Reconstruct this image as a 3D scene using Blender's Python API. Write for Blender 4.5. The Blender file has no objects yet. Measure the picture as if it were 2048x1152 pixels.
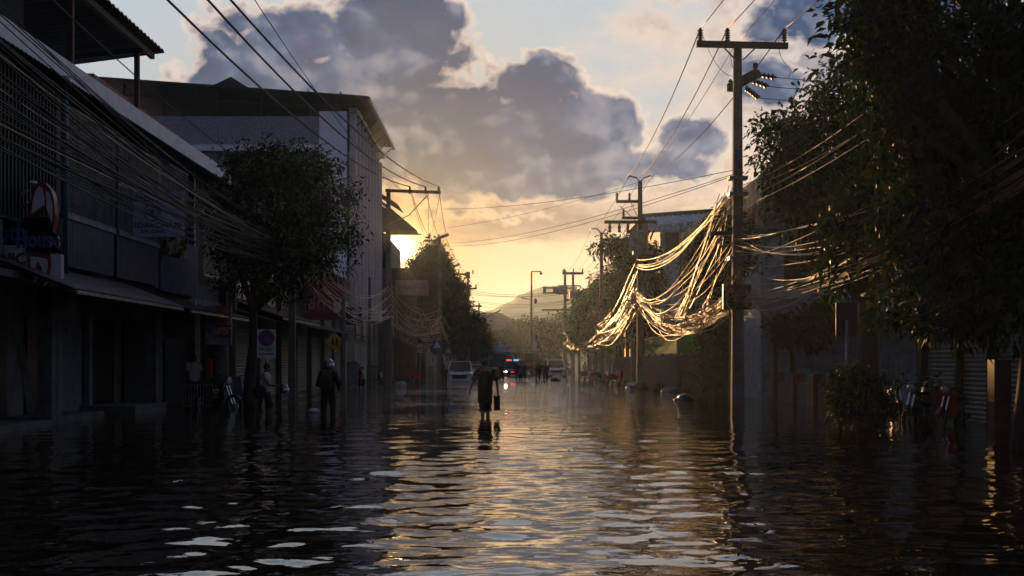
import bpy, bmesh, math, random
import numpy as np
from mathutils import Vector, Matrix
random.seed(7)
rad = math.radians
sc = bpy.context.scene
COL = sc.collection
H0 = 1.36                      # eye height above the flood water
F = 2560.0

# ------------------------------------------------------------ camera
cd = bpy.data.cameras.new('camera'); cam = bpy.data.objects.new('camera', cd); COL.objects.link(cam); sc.camera = cam
cd.lens = 45; cd.sensor_width = 36; cd.clip_end = 9000; cd.clip_start = 0.1
cam.location = (0, 0, H0); cam.rotation_euler = (rad(90), 0, 0)
cd.shift_x = 12 / 2048; cd.shift_y = 149 / 2048

# ------------------------------------------------------------ exposure and sampling
sc.render.engine = 'CYCLES'
sc.view_settings.view_transform = 'Standard'; sc.view_settings.look = 'None'
sc.view_settings.exposure = 0.12; sc.view_settings.gamma = 1.0
cy = sc.cycles
cy.use_denoising = True; cy.max_bounces = 5; cy.diffuse_bounces = 2; cy.glossy_bounces = 3
cy.transmission_bounces = 2; cy.volume_bounces = 0; cy.transparent_max_bounces = 6
cy.sample_clamp_indirect = 3; cy.caustics_reflective = False; cy.caustics_refractive = False

# ------------------------------------------------------------ node maths helper
class NT:
    def __init__(s, nt): s.nt = nt
    def n(s, t, **kw):
        nd = s.nt.nodes.new(t)
        for k, v in kw.items(): setattr(nd, k, v)
        return nd
    def put(s, sock, v):
        if isinstance(v, V): v = v.s
        if hasattr(v, 'is_output'): s.nt.links.new(v, sock)
        else: sock.default_value = v
    def m(s, op, *a, clamp=False):
        nd = s.n('ShaderNodeMath', operation=op, use_clamp=clamp)
        for i, v in enumerate(a): s.put(nd.inputs[i], v)
        return V(s, nd.outputs[0])
    def vm(s, op, *a, out=0):
        nd = s.n('ShaderNodeVectorMath', operation=op)
        for i, v in enumerate(a):
            if op == 'SCALE' and i == 1: s.put(nd.inputs['Scale'], v)
            else: s.put(nd.inputs[i], v)
        return V(s, nd.outputs[out])
    def mix(s, f, a, b, mode='MIX'):
        nd = s.n('ShaderNodeMixRGB', blend_type=mode)
        s.put(nd.inputs[0], f)
        for i, c in ((1, a), (2, b)):
            s.put(nd.inputs[i], tuple(c) + (1,) if isinstance(c, tuple) and len(c) == 3 else c)
        return V(s, nd.outputs[0])
    def ss(s, v, lo, hi, a=0.0, b=1.0, kind='SMOOTHSTEP'):
        nd = s.n('ShaderNodeMapRange', interpolation_type=kind)
        s.put(nd.inputs[0], v); s.put(nd.inputs[1], lo); s.put(nd.inputs[2], hi); s.put(nd.inputs[3], a); s.put(nd.inputs[4], b)
        return V(s, nd.outputs[0])
    def noise(s, vec, scale, detail=4, rough=.5, out=0, dist=0):
        nd = s.n('ShaderNodeTexNoise')
        s.put(nd.inputs['Vector'], vec); nd.inputs['Scale'].default_value = scale
        nd.inputs['Detail'].default_value = detail; nd.inputs['Roughness'].default_value = rough; nd.inputs['Distortion'].default_value = dist
        return V(s, nd.outputs[out])
    def vor(s, vec, scale, detail=0, rough=.5):
        nd = s.n('ShaderNodeTexVoronoi', feature='F1')
        s.put(nd.inputs['Vector'], vec); nd.inputs['Scale'].default_value = scale
        nd.inputs['Detail'].default_value = detail; nd.inputs['Roughness'].default_value = rough
        return V(s, nd.outputs[0])
class V:
    def __init__(s, t, sock): s.t = t; s.s = sock
    def __add__(s, o): return s.t.m('ADD', s, o)
    def __radd__(s, o): return s.t.m('ADD', s, o)
    def __sub__(s, o): return s.t.m('SUBTRACT', s, o)
    def __rsub__(s, o): return s.t.m('SUBTRACT', o, s)
    def __mul__(s, o): return s.t.m('MULTIPLY', s, o)
    __rmul__ = __mul__
    def __truediv__(s, o): return s.t.m('DIVIDE', s, o)

# ------------------------------------------------------------ sky, clouds, sun
SUN_AZ, SUN_EL = math.atan2(-212, 2560), math.atan2(228, math.hypot(212, 2560))
SUN_DIR = Vector((math.sin(SUN_AZ) * math.cos(SUN_EL), math.cos(SUN_AZ) * math.cos(SUN_EL), math.sin(SUN_EL)))
world = bpy.data.worlds.new('World'); sc.world = world; world.use_nodes = True
wt = world.node_tree; T = NT(wt)
bg = wt.nodes['Background']
STR = 0.1
bg.inputs[1].default_value = STR
tc = T.n('ShaderNodeTexCoord'); D = V(T, tc.outputs['Generated'])
sep = T.n('ShaderNodeSeparateXYZ'); T.put(sep.inputs[0], D)
dx, dy, dz = [V(T, sep.outputs[i]) for i in range(3)]
az = T.m('ARCTAN2', dx, dy); el = T.m('ARCSINE', dz)
cmb = T.n('ShaderNodeCombineXYZ'); T.put(cmb.inputs[0], az); T.put(cmb.inputs[1], el)
P = V(T, cmb.outputs[0])
def ang(px, py):
    a = math.atan((px - 1012) / F)
    return a, math.atan((725 - py) / F * math.cos(a))
# cumulus masses: centre and half size in the sky, as seen from the street
BL = [(560, 215, 300, 190, 0), (455, 90, 105, 130, 0), (600, 90, 170, 120, .05), (800, 90, 200, 190, .1), (900, 120, 110, 95, 0), (840, 250, 330, 150, .1),
      (1065, 185, 150, 115, 0), (1190, 260, 180, 110, .1), (1080, 270, 190, 110, .2), (700, 180, 250, 130, .2), (980, 335, 460, 100, .1), (390, 215, 110, 80, 0),
      (930, 425, 330, 45, -.05), (1640, 20, 220, 120, -.08), (1326, 98, 55, 50, -.1), (1390, 265, 150, 85, .2), (1540, 170, 130, 110, -.12),
      (1300, 330, 260, 75, .1), (1370, 395, 260, 42, .0), (1050, 400, 140, 30, -.15), (285, 105, 55, 45, -.1), (240, 45, 40, 25, -.22), (960, 440, 110, 18, -.25), (1130, 35, 90, 22, -.25),
      (1900, 120, 260, 200, -.15)]
Fd = None
for (cx, cy_, rx, ry, b) in BL:
    a, e = ang(cx, cy_); b = b * .4
    v = T.vm('SUBTRACT', P, (a, e, 0)); v = T.vm('MULTIPLY', v, (F / rx, F / ry, 0))
    f = (1.0 + b - T.vm('LENGTH', v, out=1)) * (min(rx, ry * 1.3) / 100)
    Fd = f if Fd is None else T.m('SMOOTH_MAX', Fd, f, .10)
Dn = T.vm('MULTIPLY', D, (1, 1, 1.25))
nA = T.noise(Dn, 9, 8, .58); nB = T.noise(Dn, 34, 4, .6)
wv = T.vm('ADD', Dn, T.vm('SCALE', T.noise(Dn, 14, 2, .5, out=1), .035))
vA = T.vor(wv, 17, 3, .6)
wv2 = T.vm('ADD', wv, (.006, 0, .011)); vB = T.vor(wv2, 17, 2, .6)
nC = T.noise(Dn, 5, 2, .5); nA1 = T.noise(Dn, 9, 3, .5); nA2 = T.noise(T.vm('ADD', Dn, (.006, 0, .014)), 9, 3, .5)
dens = Fd * 1.9 + .16 + (nA - .5) * 3.0 + (.40 - vA) * 1.5
dens = dens + (nB - .5) * .9
mask = T.ss(dens, -.14, .34)
thick = T.ss(dens, .05, .75)
relief = (nA1 - nA2) * 3.0 + (vB - vA) * .8     # tops of the billows
lowf = T.ss(el, .005, .16)                       # 0 at the horizon, 1 above 9 degrees
ca = T.n('ShaderNodeVectorMath', operation='DOT_PRODUCT'); T.put(ca.inputs[0], D); ca.inputs[1].default_value = SUN_DIR
sa = T.m('ARCCOSINE', V(T, ca.outputs['Value']), clamp=False)
near = T.ss(sa, .02, .42, 1.0, 0.0)
# clear air: the physical sky, toned by a gradient of dusk colours
ny = T.n('ShaderNodeTexSky', sky_type='NISHITA', sun_disc=False, sun_elevation=SUN_EL, sun_rotation=SUN_AZ, air_density=1.0, dust_density=2.0)
ramp = T.n('ShaderNodeValToRGB'); T.put(ramp.inputs[0], el)
cr = ramp.color_ramp; cr.elements[0].position = 0; cr.elements[0].color = (.62, .44, .26, 1)
cr.elements[1].position = .55; cr.elements[1].color = (.16, .22, .32, 1)
for p, c in ((.05, (.84, .60, .40)), (.09, (.78, .61, .44)), (.14, (.64, .62, .54)), (.19, (.42, .50, .56)), (.28, (.42, .53, .62))):
    e_ = cr.elements.new(p); e_.color = c + (1,)
clear = T.mix(.0015, V(T, ramp.outputs[0]), V(T, ny.outputs[0]), 'ADD')
glow = T.m('EXPONENT', sa * -9.0)
clear = T.mix(glow, clear, (.24, .13, .05), 'ADD')
core = T.mix(lowf, (.16, .135, .14), (.024, .066, .165))
core = T.mix(T.ss(nC * 1.2 + (nB - .5) * .35 + relief * .8, .35, 1.05), core, T.mix(lowf, (.31, .245, .23), (.095, .165, .31)))
edge = T.mix(lowf, (1.1, .80, .42), (.92, .74, .62))
edge = T.mix(near, T.mix(.3, edge, (.50, .47, .50)), edge)
lit = T.m('ADD', thick, relief * -.5, clamp=True)
edge = T.mix(T.ss(el, .10, .19, .75, .25), edge, clear)
cloud = T.mix(lit, edge, core)
# low streaky layer between the cumulus and the horizon, with bright breaks
sv = T.vm('MULTIPLY', D, (1, 1, 3.2)); s1 = T.noise(sv, 8, 7, .6); s2 = T.noise(sv, 21, 4, .6)
a0, e0 = ang(1130, 395); v2 = T.vm('MULTIPLY', T.vm('SUBTRACT', P, (a0, e0, 0)), (F / 620, F / 140, 0))
d2 = (1.0 - T.vm('LENGTH', v2, out=1)) * .95 + (s1 - .5) * 2.4
m2_ = T.ss(d2, .05, .42)
lay = T.mix(T.ss(d2 + (s2 - .5) * .8, .1, .75), (1.0, .76, .50), T.mix(T.ss(s2, .35, .65), (.25, .19, .17), (.40, .31, .26)))
clear = T.mix(m2_ * .92, clear, lay)
a1, e1 = ang(1570, 150); v3 = T.vm('MULTIPLY', T.vm('SUBTRACT', P, (a1, e1, 0)), (F / 420, F / 330, 0))
d3 = (1.0 - T.vm('LENGTH', v3, out=1)) * .8 + (nA - .5) * 2.2 + (s2 - .5) * .5
clear = T.mix(T.ss(d3, .0, .6) * .9, clear, T.mix(T.ss(d3 + (nB - .5) * .9, .25, 1.0), (.82, .64, .52), (.27, .26, .31)))
col = T.mix(mask * T.ss(el, .02, .07, 0.25, 1.0), clear, cloud)
# unseen dark cloud, added overhead and behind the camera to keep the facades dim
back = T.ss(dy, .62, .0)
up = T.ss(dz, .42, .85)
dark = T.mix(T.noise(D, 3, 5, .5), (.080, .095, .155), (.145, .165, .235))
col = T.mix(T.m('MAXIMUM', back, up), col, dark)
tint = T.m('EXPONENT', sa * -10.0)
col = T.mix(T.m('MULTIPLY', tint, 1.2, clamp=True), col, T.mix(1.0, col, (.70, .38, .13), 'MULTIPLY'))
col = T.mix(1.0, col, T.vm('SCALE', (1.0, .50, .12), T.m('EXPONENT', sa * -55.0) * 1.6), 'ADD')
col = T.mix(1.0, col, T.vm('SCALE', (1.0, .86, .50), T.ss(sa, .0105, .0070) * 26.0 + T.m('EXPONENT', sa * -190.0) * 7.0), 'ADD')
col = T.vm('SCALE', col, 1.0 / STR)
T.put(bg.inputs[0], col)
world.cycles.sampling_method = 'MANUAL'; world.cycles.sample_map_resolution = 1024

sd = bpy.data.lights.new('sun', 'SUN'); sun = bpy.data.objects.new('sun', sd); COL.objects.link(sun)
sd.energy = 4.2; sd.angle = rad(.5); sd.color = (1.0, .52, .20)
sun.rotation_euler = (-SUN_DIR).to_track_quat('-Z', 'Y').to_euler()

# ------------------------------------------------------------ materials
MATS = {}
def mat(name, col, rough=.7, metal=0, col2=None, scale=3.0, bump=.0, bscale=20, stretch=None, spec=.4, transl=0, streak=0, emit=None, coat=0):
    """colour broken up by two noises, optional rain streaks down the wall and fine relief"""
    if name in MATS: return MATS[name]
    m = bpy.data.materials.new(name); m.use_nodes = True; MATS[name] = m
    t = NT(m.node_tree); b = m.node_tree.nodes['Principled BSDF']
    b.inputs['Roughness'].default_value = rough; b.inputs['Metallic'].default_value = metal
    b.inputs['Specular IOR Level'].default_value = spec; b.inputs['Coat Weight'].default_value = coat
    co = V(t, t.n('ShaderNodeTexCoord').outputs['Object'])
    if stretch: co = t.vm('MULTIPLY', co, stretch)
    c2 = col2 or tuple(c * .6 for c in col)
    n1 = t.noise(co, scale, 6, .6); f = t.ss(n1, .38, .66)
    c = t.mix(f, tuple(col), tuple(c2))
    if streak:
        sv = t.vm('MULTIPLY', co, (6, 6, .35)); n2 = t.noise(sv, 1.6, 5, .65)
        c = t.mix(t.ss(n2, .5, .72) * streak, c, tuple(x * .3 for x in col))
    t.put(b.inputs['Base Color'], c)
    if bump:
        bn = t.n('ShaderNodeBump'); bn.inputs['Strength'].default_value = bump; bn.inputs['Distance'].default_value = .02
        t.put(bn.inputs['Height'], t.noise(co, bscale, 4, .6)); t.nt.links.new(bn.outputs[0], b.inputs['Normal'])
    if emit:
        b.inputs['Emission Color'].default_value = tuple(emit[0]) + (1,); b.inputs['Emission Strength'].default_value = emit[1]
    if transl:
        tr = t.n('ShaderNodeBsdfTranslucent'); t.put(tr.inputs[0], t.mix(1.0, c, (1.3, 1.5, .5), 'MULTIPLY'))
        mx = t.n('ShaderNodeMixShader'); mx.inputs[0].default_value = transl
        t.nt.links.new(b.outputs[0], mx.inputs[1]); t.nt.links.new(tr.outputs[0], mx.inputs[2])
        t.nt.links.new(mx.outputs[0], t.nt.nodes['Material Output'].inputs[0])
    return m

concrete = mat('concrete', (.13, .125, .12), .85, bump=.4, streak=.6)
pole_concrete = mat('pole concrete', (.15, .14, .13), .8, bump=.3, scale=2, streak=.5)
plaster = mat('grey plaster', (.17, .165, .165), .85, col2=(.11, .105, .105), bump=.3, streak=.7)
pale_wall = mat('pale painted wall', (.17, .18, .20), .75, col2=(.12, .125, .13), streak=.5, bump=.15)
warm_wall = mat('warm painted wall', (.16, .12, .09), .8, col2=(.10, .075, .06), streak=.6, bump=.15)
white_paint = mat('white paint', (.62, .65, .72), .6, col2=(.50, .53, .60), streak=.25)
panel_white = mat('white metal panel', (.80, .84, .92), .4, col2=(.70, .74, .84), streak=.2)
panel_pink = mat('sky lit facade panel', (.66, .56, .56), .45, col2=(.56, .46, .46), streak=.3)  # pinkish brightness from the sky light is put into the panel colour
clad_grey = mat('grey metal cladding', (.095, .09, .105), .55, col2=(.065, .06, .075), streak=.4)
clad_blue = mat('blue metal cladding', (.08, .09, .17), .55, col2=(.055, .06, .12), streak=.4)
rust_steel = mat('rusty red steel', (.075, .022, .018), .75, col2=(.045, .015, .012))
dark_roof = mat('dark sheet roof', (.030, .020, .020), .7, col2=(.018, .013, .013))
sheet_roof = mat('zinc sheet roof', (.12, .12, .13), .5, col2=(.08, .055, .045), metal=.3)
orange_tile = mat('orange tile coping', (.32, .09, .04), .7)
dark_metal = mat('dark metal', (.022, .022, .024), .45, metal=.4)
grille_metal = mat('painted grille bars', (.16, .155, .17), .5)
glass_dark = mat('dark window glass', (.012, .014, .018), .35, spec=.4)
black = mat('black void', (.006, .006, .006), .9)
shutter_m = mat('roller shutter', (.13, .13, .14), .45, col2=(.09, .09, .10), streak=.3)
rust_sheet = mat('weathered corrugated sheet', (.60, .36, .18), .36, spec=1.0, metal=.35, col2=(.15, .07, .035), scale=1.4, streak=.6)
stain_wall = mat('stained wall', (.20, .15, .11), .5, spec=.6, col2=(.06, .05, .045), scale=1.2, streak=.9)
brown_pillar = mat('brown tiled pillar', (.16, .06, .035), .45)
green_net = mat('green shade net', (.02, .38, .17), .7, col2=(.012, .26, .10), transl=.5, spec=.05)
blue_awn = mat('blue grey awning', (.34, .44, .56), .6, col2=(.15, .2, .27))
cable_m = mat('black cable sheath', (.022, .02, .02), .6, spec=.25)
cable_pale = mat('sunlit cable sheath', (.42, .23, .11), .42, spec=.7, col2=(.16, .085, .04), scale=1.2)  # golden sunlight on the cables is put into the sheath colour
ceramic = mat('brown ceramic insulator', (.035, .018, .014), .25)
wood = mat('weathered wood arm', (.06, .045, .035), .8)
galv = mat('galvanised steel', (.22, .23, .25), .45, metal=.6)
bark = mat('bark', (.045, .035, .026), .9, bump=.8, bscale=12, stretch=(4, 4, 1))
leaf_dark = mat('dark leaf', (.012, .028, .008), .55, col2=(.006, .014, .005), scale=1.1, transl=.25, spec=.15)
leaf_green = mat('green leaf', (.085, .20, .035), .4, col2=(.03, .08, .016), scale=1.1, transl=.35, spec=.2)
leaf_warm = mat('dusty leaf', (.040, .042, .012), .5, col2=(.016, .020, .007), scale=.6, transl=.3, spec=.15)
leaf_yellow = mat('yellow leaf', (.30, .18, .02), .5, transl=.3)
sign_white = mat('sign white', (.50, .50, .52), .5, col2=(.42, .42, .45))
sign_blue = mat('sign blue', (.03, .05, .30), .4)
sign_red = mat('sign red', (.45, .03, .025), .45)
sign_maroon = mat('sign maroon', (.24, .03, .02), .5, col2=(.16, .02, .015))
sign_yellow = mat('sign yellow', (.55, .33, .02), .45)
sign_black = mat('sign black', (.012, .012, .014), .5)
letter_blue = mat('letter blue', (.07, .11, .26), .3, spec=.7)
letter_dark = mat('letter dark', (.05, .045, .05), .5)
skin_m = mat('skin', (.18, .09, .055), .55)
hair_m = mat('black hair', (.008, .006, .006), .45)
cloth_black = mat('black cloth', (.010, .009, .010), .9, bump=.4, bscale=14)
cloth_dark = mat('dark cloth', (.020, .018, .022), .9, bump=.4, bscale=14)
cloth_white = mat('white cloth', (.40, .38, .37), .85, col2=(.33, .31, .3), bump=.3, bscale=12)
cloth_blue = mat('blue cloth', (.05, .07, .13), .85)
cloth_red = mat('red cloth', (.25, .03, .02), .85)
rubber = mat('rubber', (.012, .012, .012), .8)
chrome = mat('chrome', (.55, .55, .55), .12, metal=1)
paint_silver = mat('silver car paint', (.50, .58, .64), .3, metal=.2, coat=.6)
paint_white = mat('white car paint', (.75, .78, .84), .3, coat=.6)
paint_black = mat('black car paint', (.012, .012, .015), .2, coat=.8)
paint_maroon = mat('dark red car paint', (.10, .015, .012), .25, coat=.8)
paint_orange = mat('orange truck paint', (.35, .10, .02), .4)
paint_red = mat('red bike paint', (.40, .02, .015), .25, coat=.7)
plastic_blue = mat('blue plastic', (.02, .06, .25), .4)
bag_white = mat('white plastic', (.45, .45, .48), .5)

# ------------------------------------------------------------ mesh helpers
def P3(px, py, Y): return ((px - 1012) / F * Y, Y, H0 + (725 - py) / F * Y)
def X3(px, Y): return (px - 1012) / F * Y
def Z3(py, Y): return H0 + (725 - py) / F * Y
class MB:
    def __init__(s): s.v = []; s.f = []
    def add(s, v, f):
        n = len(s.v); s.v += [tuple(p) for p in v]; s.f += [tuple(i + n for i in q) for q in f]; return s
    def box(s, x0, x1, y0, y1, z0, z1):
        if x0 > x1: x0, x1 = x1, x0
        return s.add([(x0, y0, z0), (x1, y0, z0), (x1, y1, z0), (x0, y1, z0), (x0, y0, z1), (x1, y0, z1), (x1, y1, z1), (x0, y1, z1)],
                     [(0, 3, 2, 1), (4, 5, 6, 7), (0, 1, 5, 4), (1, 2, 6, 5), (2, 3, 7, 6), (3, 0, 4, 7)])
    def bar(s, a, b, w, h=None, up=(0, 0, 1), w2=None):
        a = Vector(a); b = Vector(b); d = (b - a).normalized(); u = Vector(up)
        if abs(d.dot(u)) > .98: u = Vector((0, 1, 0))
        r = d.cross(u).normalized(); u = r.cross(d).normalized(); h = h or w
        k = (w2 or w) / w; vs = []
        for p, q in ((a, 1), (b, k)):
            for i, j in ((-1, -1), (1, -1), (1, 1), (-1, 1)): vs.append(p + r * i * w * q / 2 + u * j * h * q / 2)
        return s.add(vs, [(0, 1, 2, 3), (7, 6, 5, 4), (0, 4, 5, 1), (1, 5, 6, 2), (2, 6, 7, 3), (3, 7, 4, 0)])
    def tube(s, pts, r, n=6, cap=True):
        pts = [Vector(p) for p in pts]; m = len(pts); rs = r if isinstance(r, (list, tuple)) else [r] * m
        base = len(s.v); u0 = None
        for i, p in enumerate(pts):
            d = (pts[min(i + 1, m - 1)] - pts[max(i - 1, 0)])
            d = d.normalized() if d.length > 1e-9 else Vector((0, 0, 1))
            if u0 is None:
                u0 = d.cross(Vector((0, 0, 1)))
                if u0.length < .05: u0 = d.cross(Vector((1, 0, 0)))
            u = (u0 - d * u0.dot(d))
            u = u.normalized() if u.length > 1e-6 else d.orthogonal().normalized()
            u0 = u; w = d.cross(u)
            for k in range(n):
                a = 2 * math.pi * k / n; s.v.append(tuple(p + (u * math.cos(a) + w * math.sin(a)) * rs[i]))
        for i in range(m - 1):
            for k in range(n):
                k2 = (k + 1) % n; s.f.append((base + i * n + k, base + i * n + k2, base + (i + 1) * n + k2, base + (i + 1) * n + k))
        if cap:
            s.f.append(tuple(base + k for k in reversed(range(n)))); s.f.append(tuple(base + (m - 1) * n + k for k in range(n)))
        return s
    def lathe(s, prof, c=(0, 0, 0), axis='Z', n=16):
        vs = []; m = len(prof)
        for r, z in prof:
            for k in range(n):
                a = 2 * math.pi * k / n; x, y = r * math.cos(a), r * math.sin(a)
                p = (x, y, z) if axis == 'Z' else ((z, x, y) if axis == 'X' else (x, z, y)); vs.append((p[0] + c[0], p[1] + c[1], p[2] + c[2]))
        fs = [(i * n + k, i * n + (k + 1) % n, (i + 1) * n + (k + 1) % n, (i + 1) * n + k) for i in range(m - 1) for k in range(n)]
        fs += [tuple(reversed(range(n))), tuple(range((m - 1) * n, m * n))]
        return s.add(vs, fs)
    def loft(s, rings, n=14, wr=0):
        """rings: (cx, cy, cz, rx, ry) ellipses in level planes"""
        prof = []; vs = []
        for (cx, cy_, cz, rx, ry) in rings:
            for k in range(n):
                a = 2 * math.pi * k / n; w = 1 + wr * math.sin(3 * a + cz * 9) + wr * random.uniform(-1, 1)
                vs.append((cx + rx * w * math.cos(a), cy_ + ry * w * math.sin(a), cz))
        m = len(rings)
        fs = [(i * n + k, i * n + (k + 1) % n, (i + 1) * n + (k + 1) % n, (i + 1) * n + k) for i in range(m - 1) for k in range(n)]
        fs += [tuple(reversed(range(n))), tuple(range((m - 1) * n, m * n))]
        return s.add(vs, fs)
    def ell(s, c, r, n=12, m=8, jit=0):
        vs = []
        for i in range(m + 1):
            t = math.pi * i / m
            for k in range(n):
                a = 2 * math.pi * k / n; j = 1 + random.uniform(-jit, jit)
                vs.append((c[0] + r[0] * math.sin(t) * math.cos(a) * j, c[1] + r[1] * math.sin(t) * math.sin(a) * j, c[2] + r[2] * math.cos(t) * j))
        fs = [(i * n + k, (i + 1) * n + k, (i + 1) * n + (k + 1) % n, i * n + (k + 1) % n) for i in range(m) for k in range(n)]
        return s.add(vs, fs)
    def prism(s, poly, ext):
        n = len(poly); e = Vector(ext); a = [Vector(p) for p in poly]
        return s.add(a + [p + e for p in a], [tuple(range(n)), tuple(reversed(range(n, 2 * n)))] + [(i, i + n, (i + 1) % n + n, (i + 1) % n) for i in range(n)])
    def corr(s, o, u, v, nu, amp, nrm, th=.012):
        """corrugated sheet: origin, edge vectors u (across the ribs) and v (along), nu ribs"""
        o, u, v, nrm = Vector(o), Vector(u), Vector(v), Vector(nrm).normalized(); n = nu * 4
        vs = []
        for off in (0, th):
            for j in (0, 1):
                for i in range(n + 1):
                    vs.append(o + u * (i / n) + v * j + nrm * (amp * (0, .7, 1, .7)[i % 4] - off))
        k = n + 1; fs = []
        for i in range(n):
            fs.append((i, i + 1, k + i + 1, k + i)); fs.append((2 * k + i, 3 * k + i, 3 * k + i + 1, 2 * k + i + 1))
            fs.append((i, 2 * k + i, 2 * k + i + 1, i + 1)); fs.append((k + i, k + i + 1, 3 * k + i + 1, 3 * k + i))
        return s.add(vs, fs)
    def build(s, name, m, parent=None, smooth=False, bevel=0):
        me = bpy.data.meshes.new(name)
        off = parent.location if parent is not None else Vector((0, 0, 0))
        me.from_pydata([tuple(Vector(p) - off) for p in s.v] if parent is not None and off.length > 0 else s.v, [], s.f)
        if smooth: me.polygons.foreach_set('use_smooth', [True] * len(me.polygons))
        me.materials.append(m); o = bpy.data.objects.new(name, me); COL.objects.link(o)
        if parent is not None: o.parent = parent
        if bevel:
            md = o.modifiers.new('bevel', 'BEVEL'); md.width = bevel; md.segments = 2; md.limit_method = 'ANGLE'
        return o
def tag(o, label=None, cat=None, group=None, kind=None):
    if label: o['label'] = label
    if cat: o['category'] = cat
    if group: o['group'] = group
    if kind: o['kind'] = kind
    return o
def thing(name, label, cat, loc=(0, 0, 0), group=None):
    o = bpy.data.objects.new(name, None); COL.objects.link(o); o.location = loc; o.empty_display_size = .2
    return tag(o, label, cat, group)
def copy_tree(o, parent=None):
    c = o.copy(); COL.objects.link(c)
    if parent is not None: c.parent = parent
    for ch in o.children: copy_tree(ch, c)
    return c
def text(name, body, size, loc, rot, m, parent, ext=.004, bold=0, sx=1):
    cu = bpy.data.curves.new(name, 'FONT'); cu.body = body; cu.size = size; cu.extrude = ext; cu.offset = bold
    cu.align_x = 'CENTER'; cu.align_y = 'CENTER'; cu.materials.append(m); cu.resolution_u = 3
    tmp = bpy.data.objects.new('tmp', cu); COL.objects.link(tmp)
    dg = bpy.context.evaluated_depsgraph_get(); me = bpy.data.meshes.new_from_object(tmp.evaluated_get(dg))
    me.name = name; bpy.data.objects.remove(tmp); bpy.data.curves.remove(cu)
    if not me.materials: me.materials.append(m)
    o = bpy.data.objects.new(name, me); COL.objects.link(o)
    if parent is not None: o.parent = parent; loc = Vector(loc) - parent.location
    o.location = loc; o.rotation_euler = rot; o.scale = (sx, 1, 1); return o
FACE = (rad(90), 0, 0)          # lettering that faces the camera end of the street
FACE_R = (rad(90), 0, rad(90))  # lettering on the left facades, facing the street

# ------------------------------------------------------------ ground, flood water, hills
g = MB(); g.add([(-1800, -300, -.42), (1800, -300, -.42), (1800, 1200, -.42), (-1800, 1200, -.42)], [(0, 1, 2, 3)])
tag(g.build('ground', mat('asphalt and mud', (.05, .04, .03), .9)), kind='structure')

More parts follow.
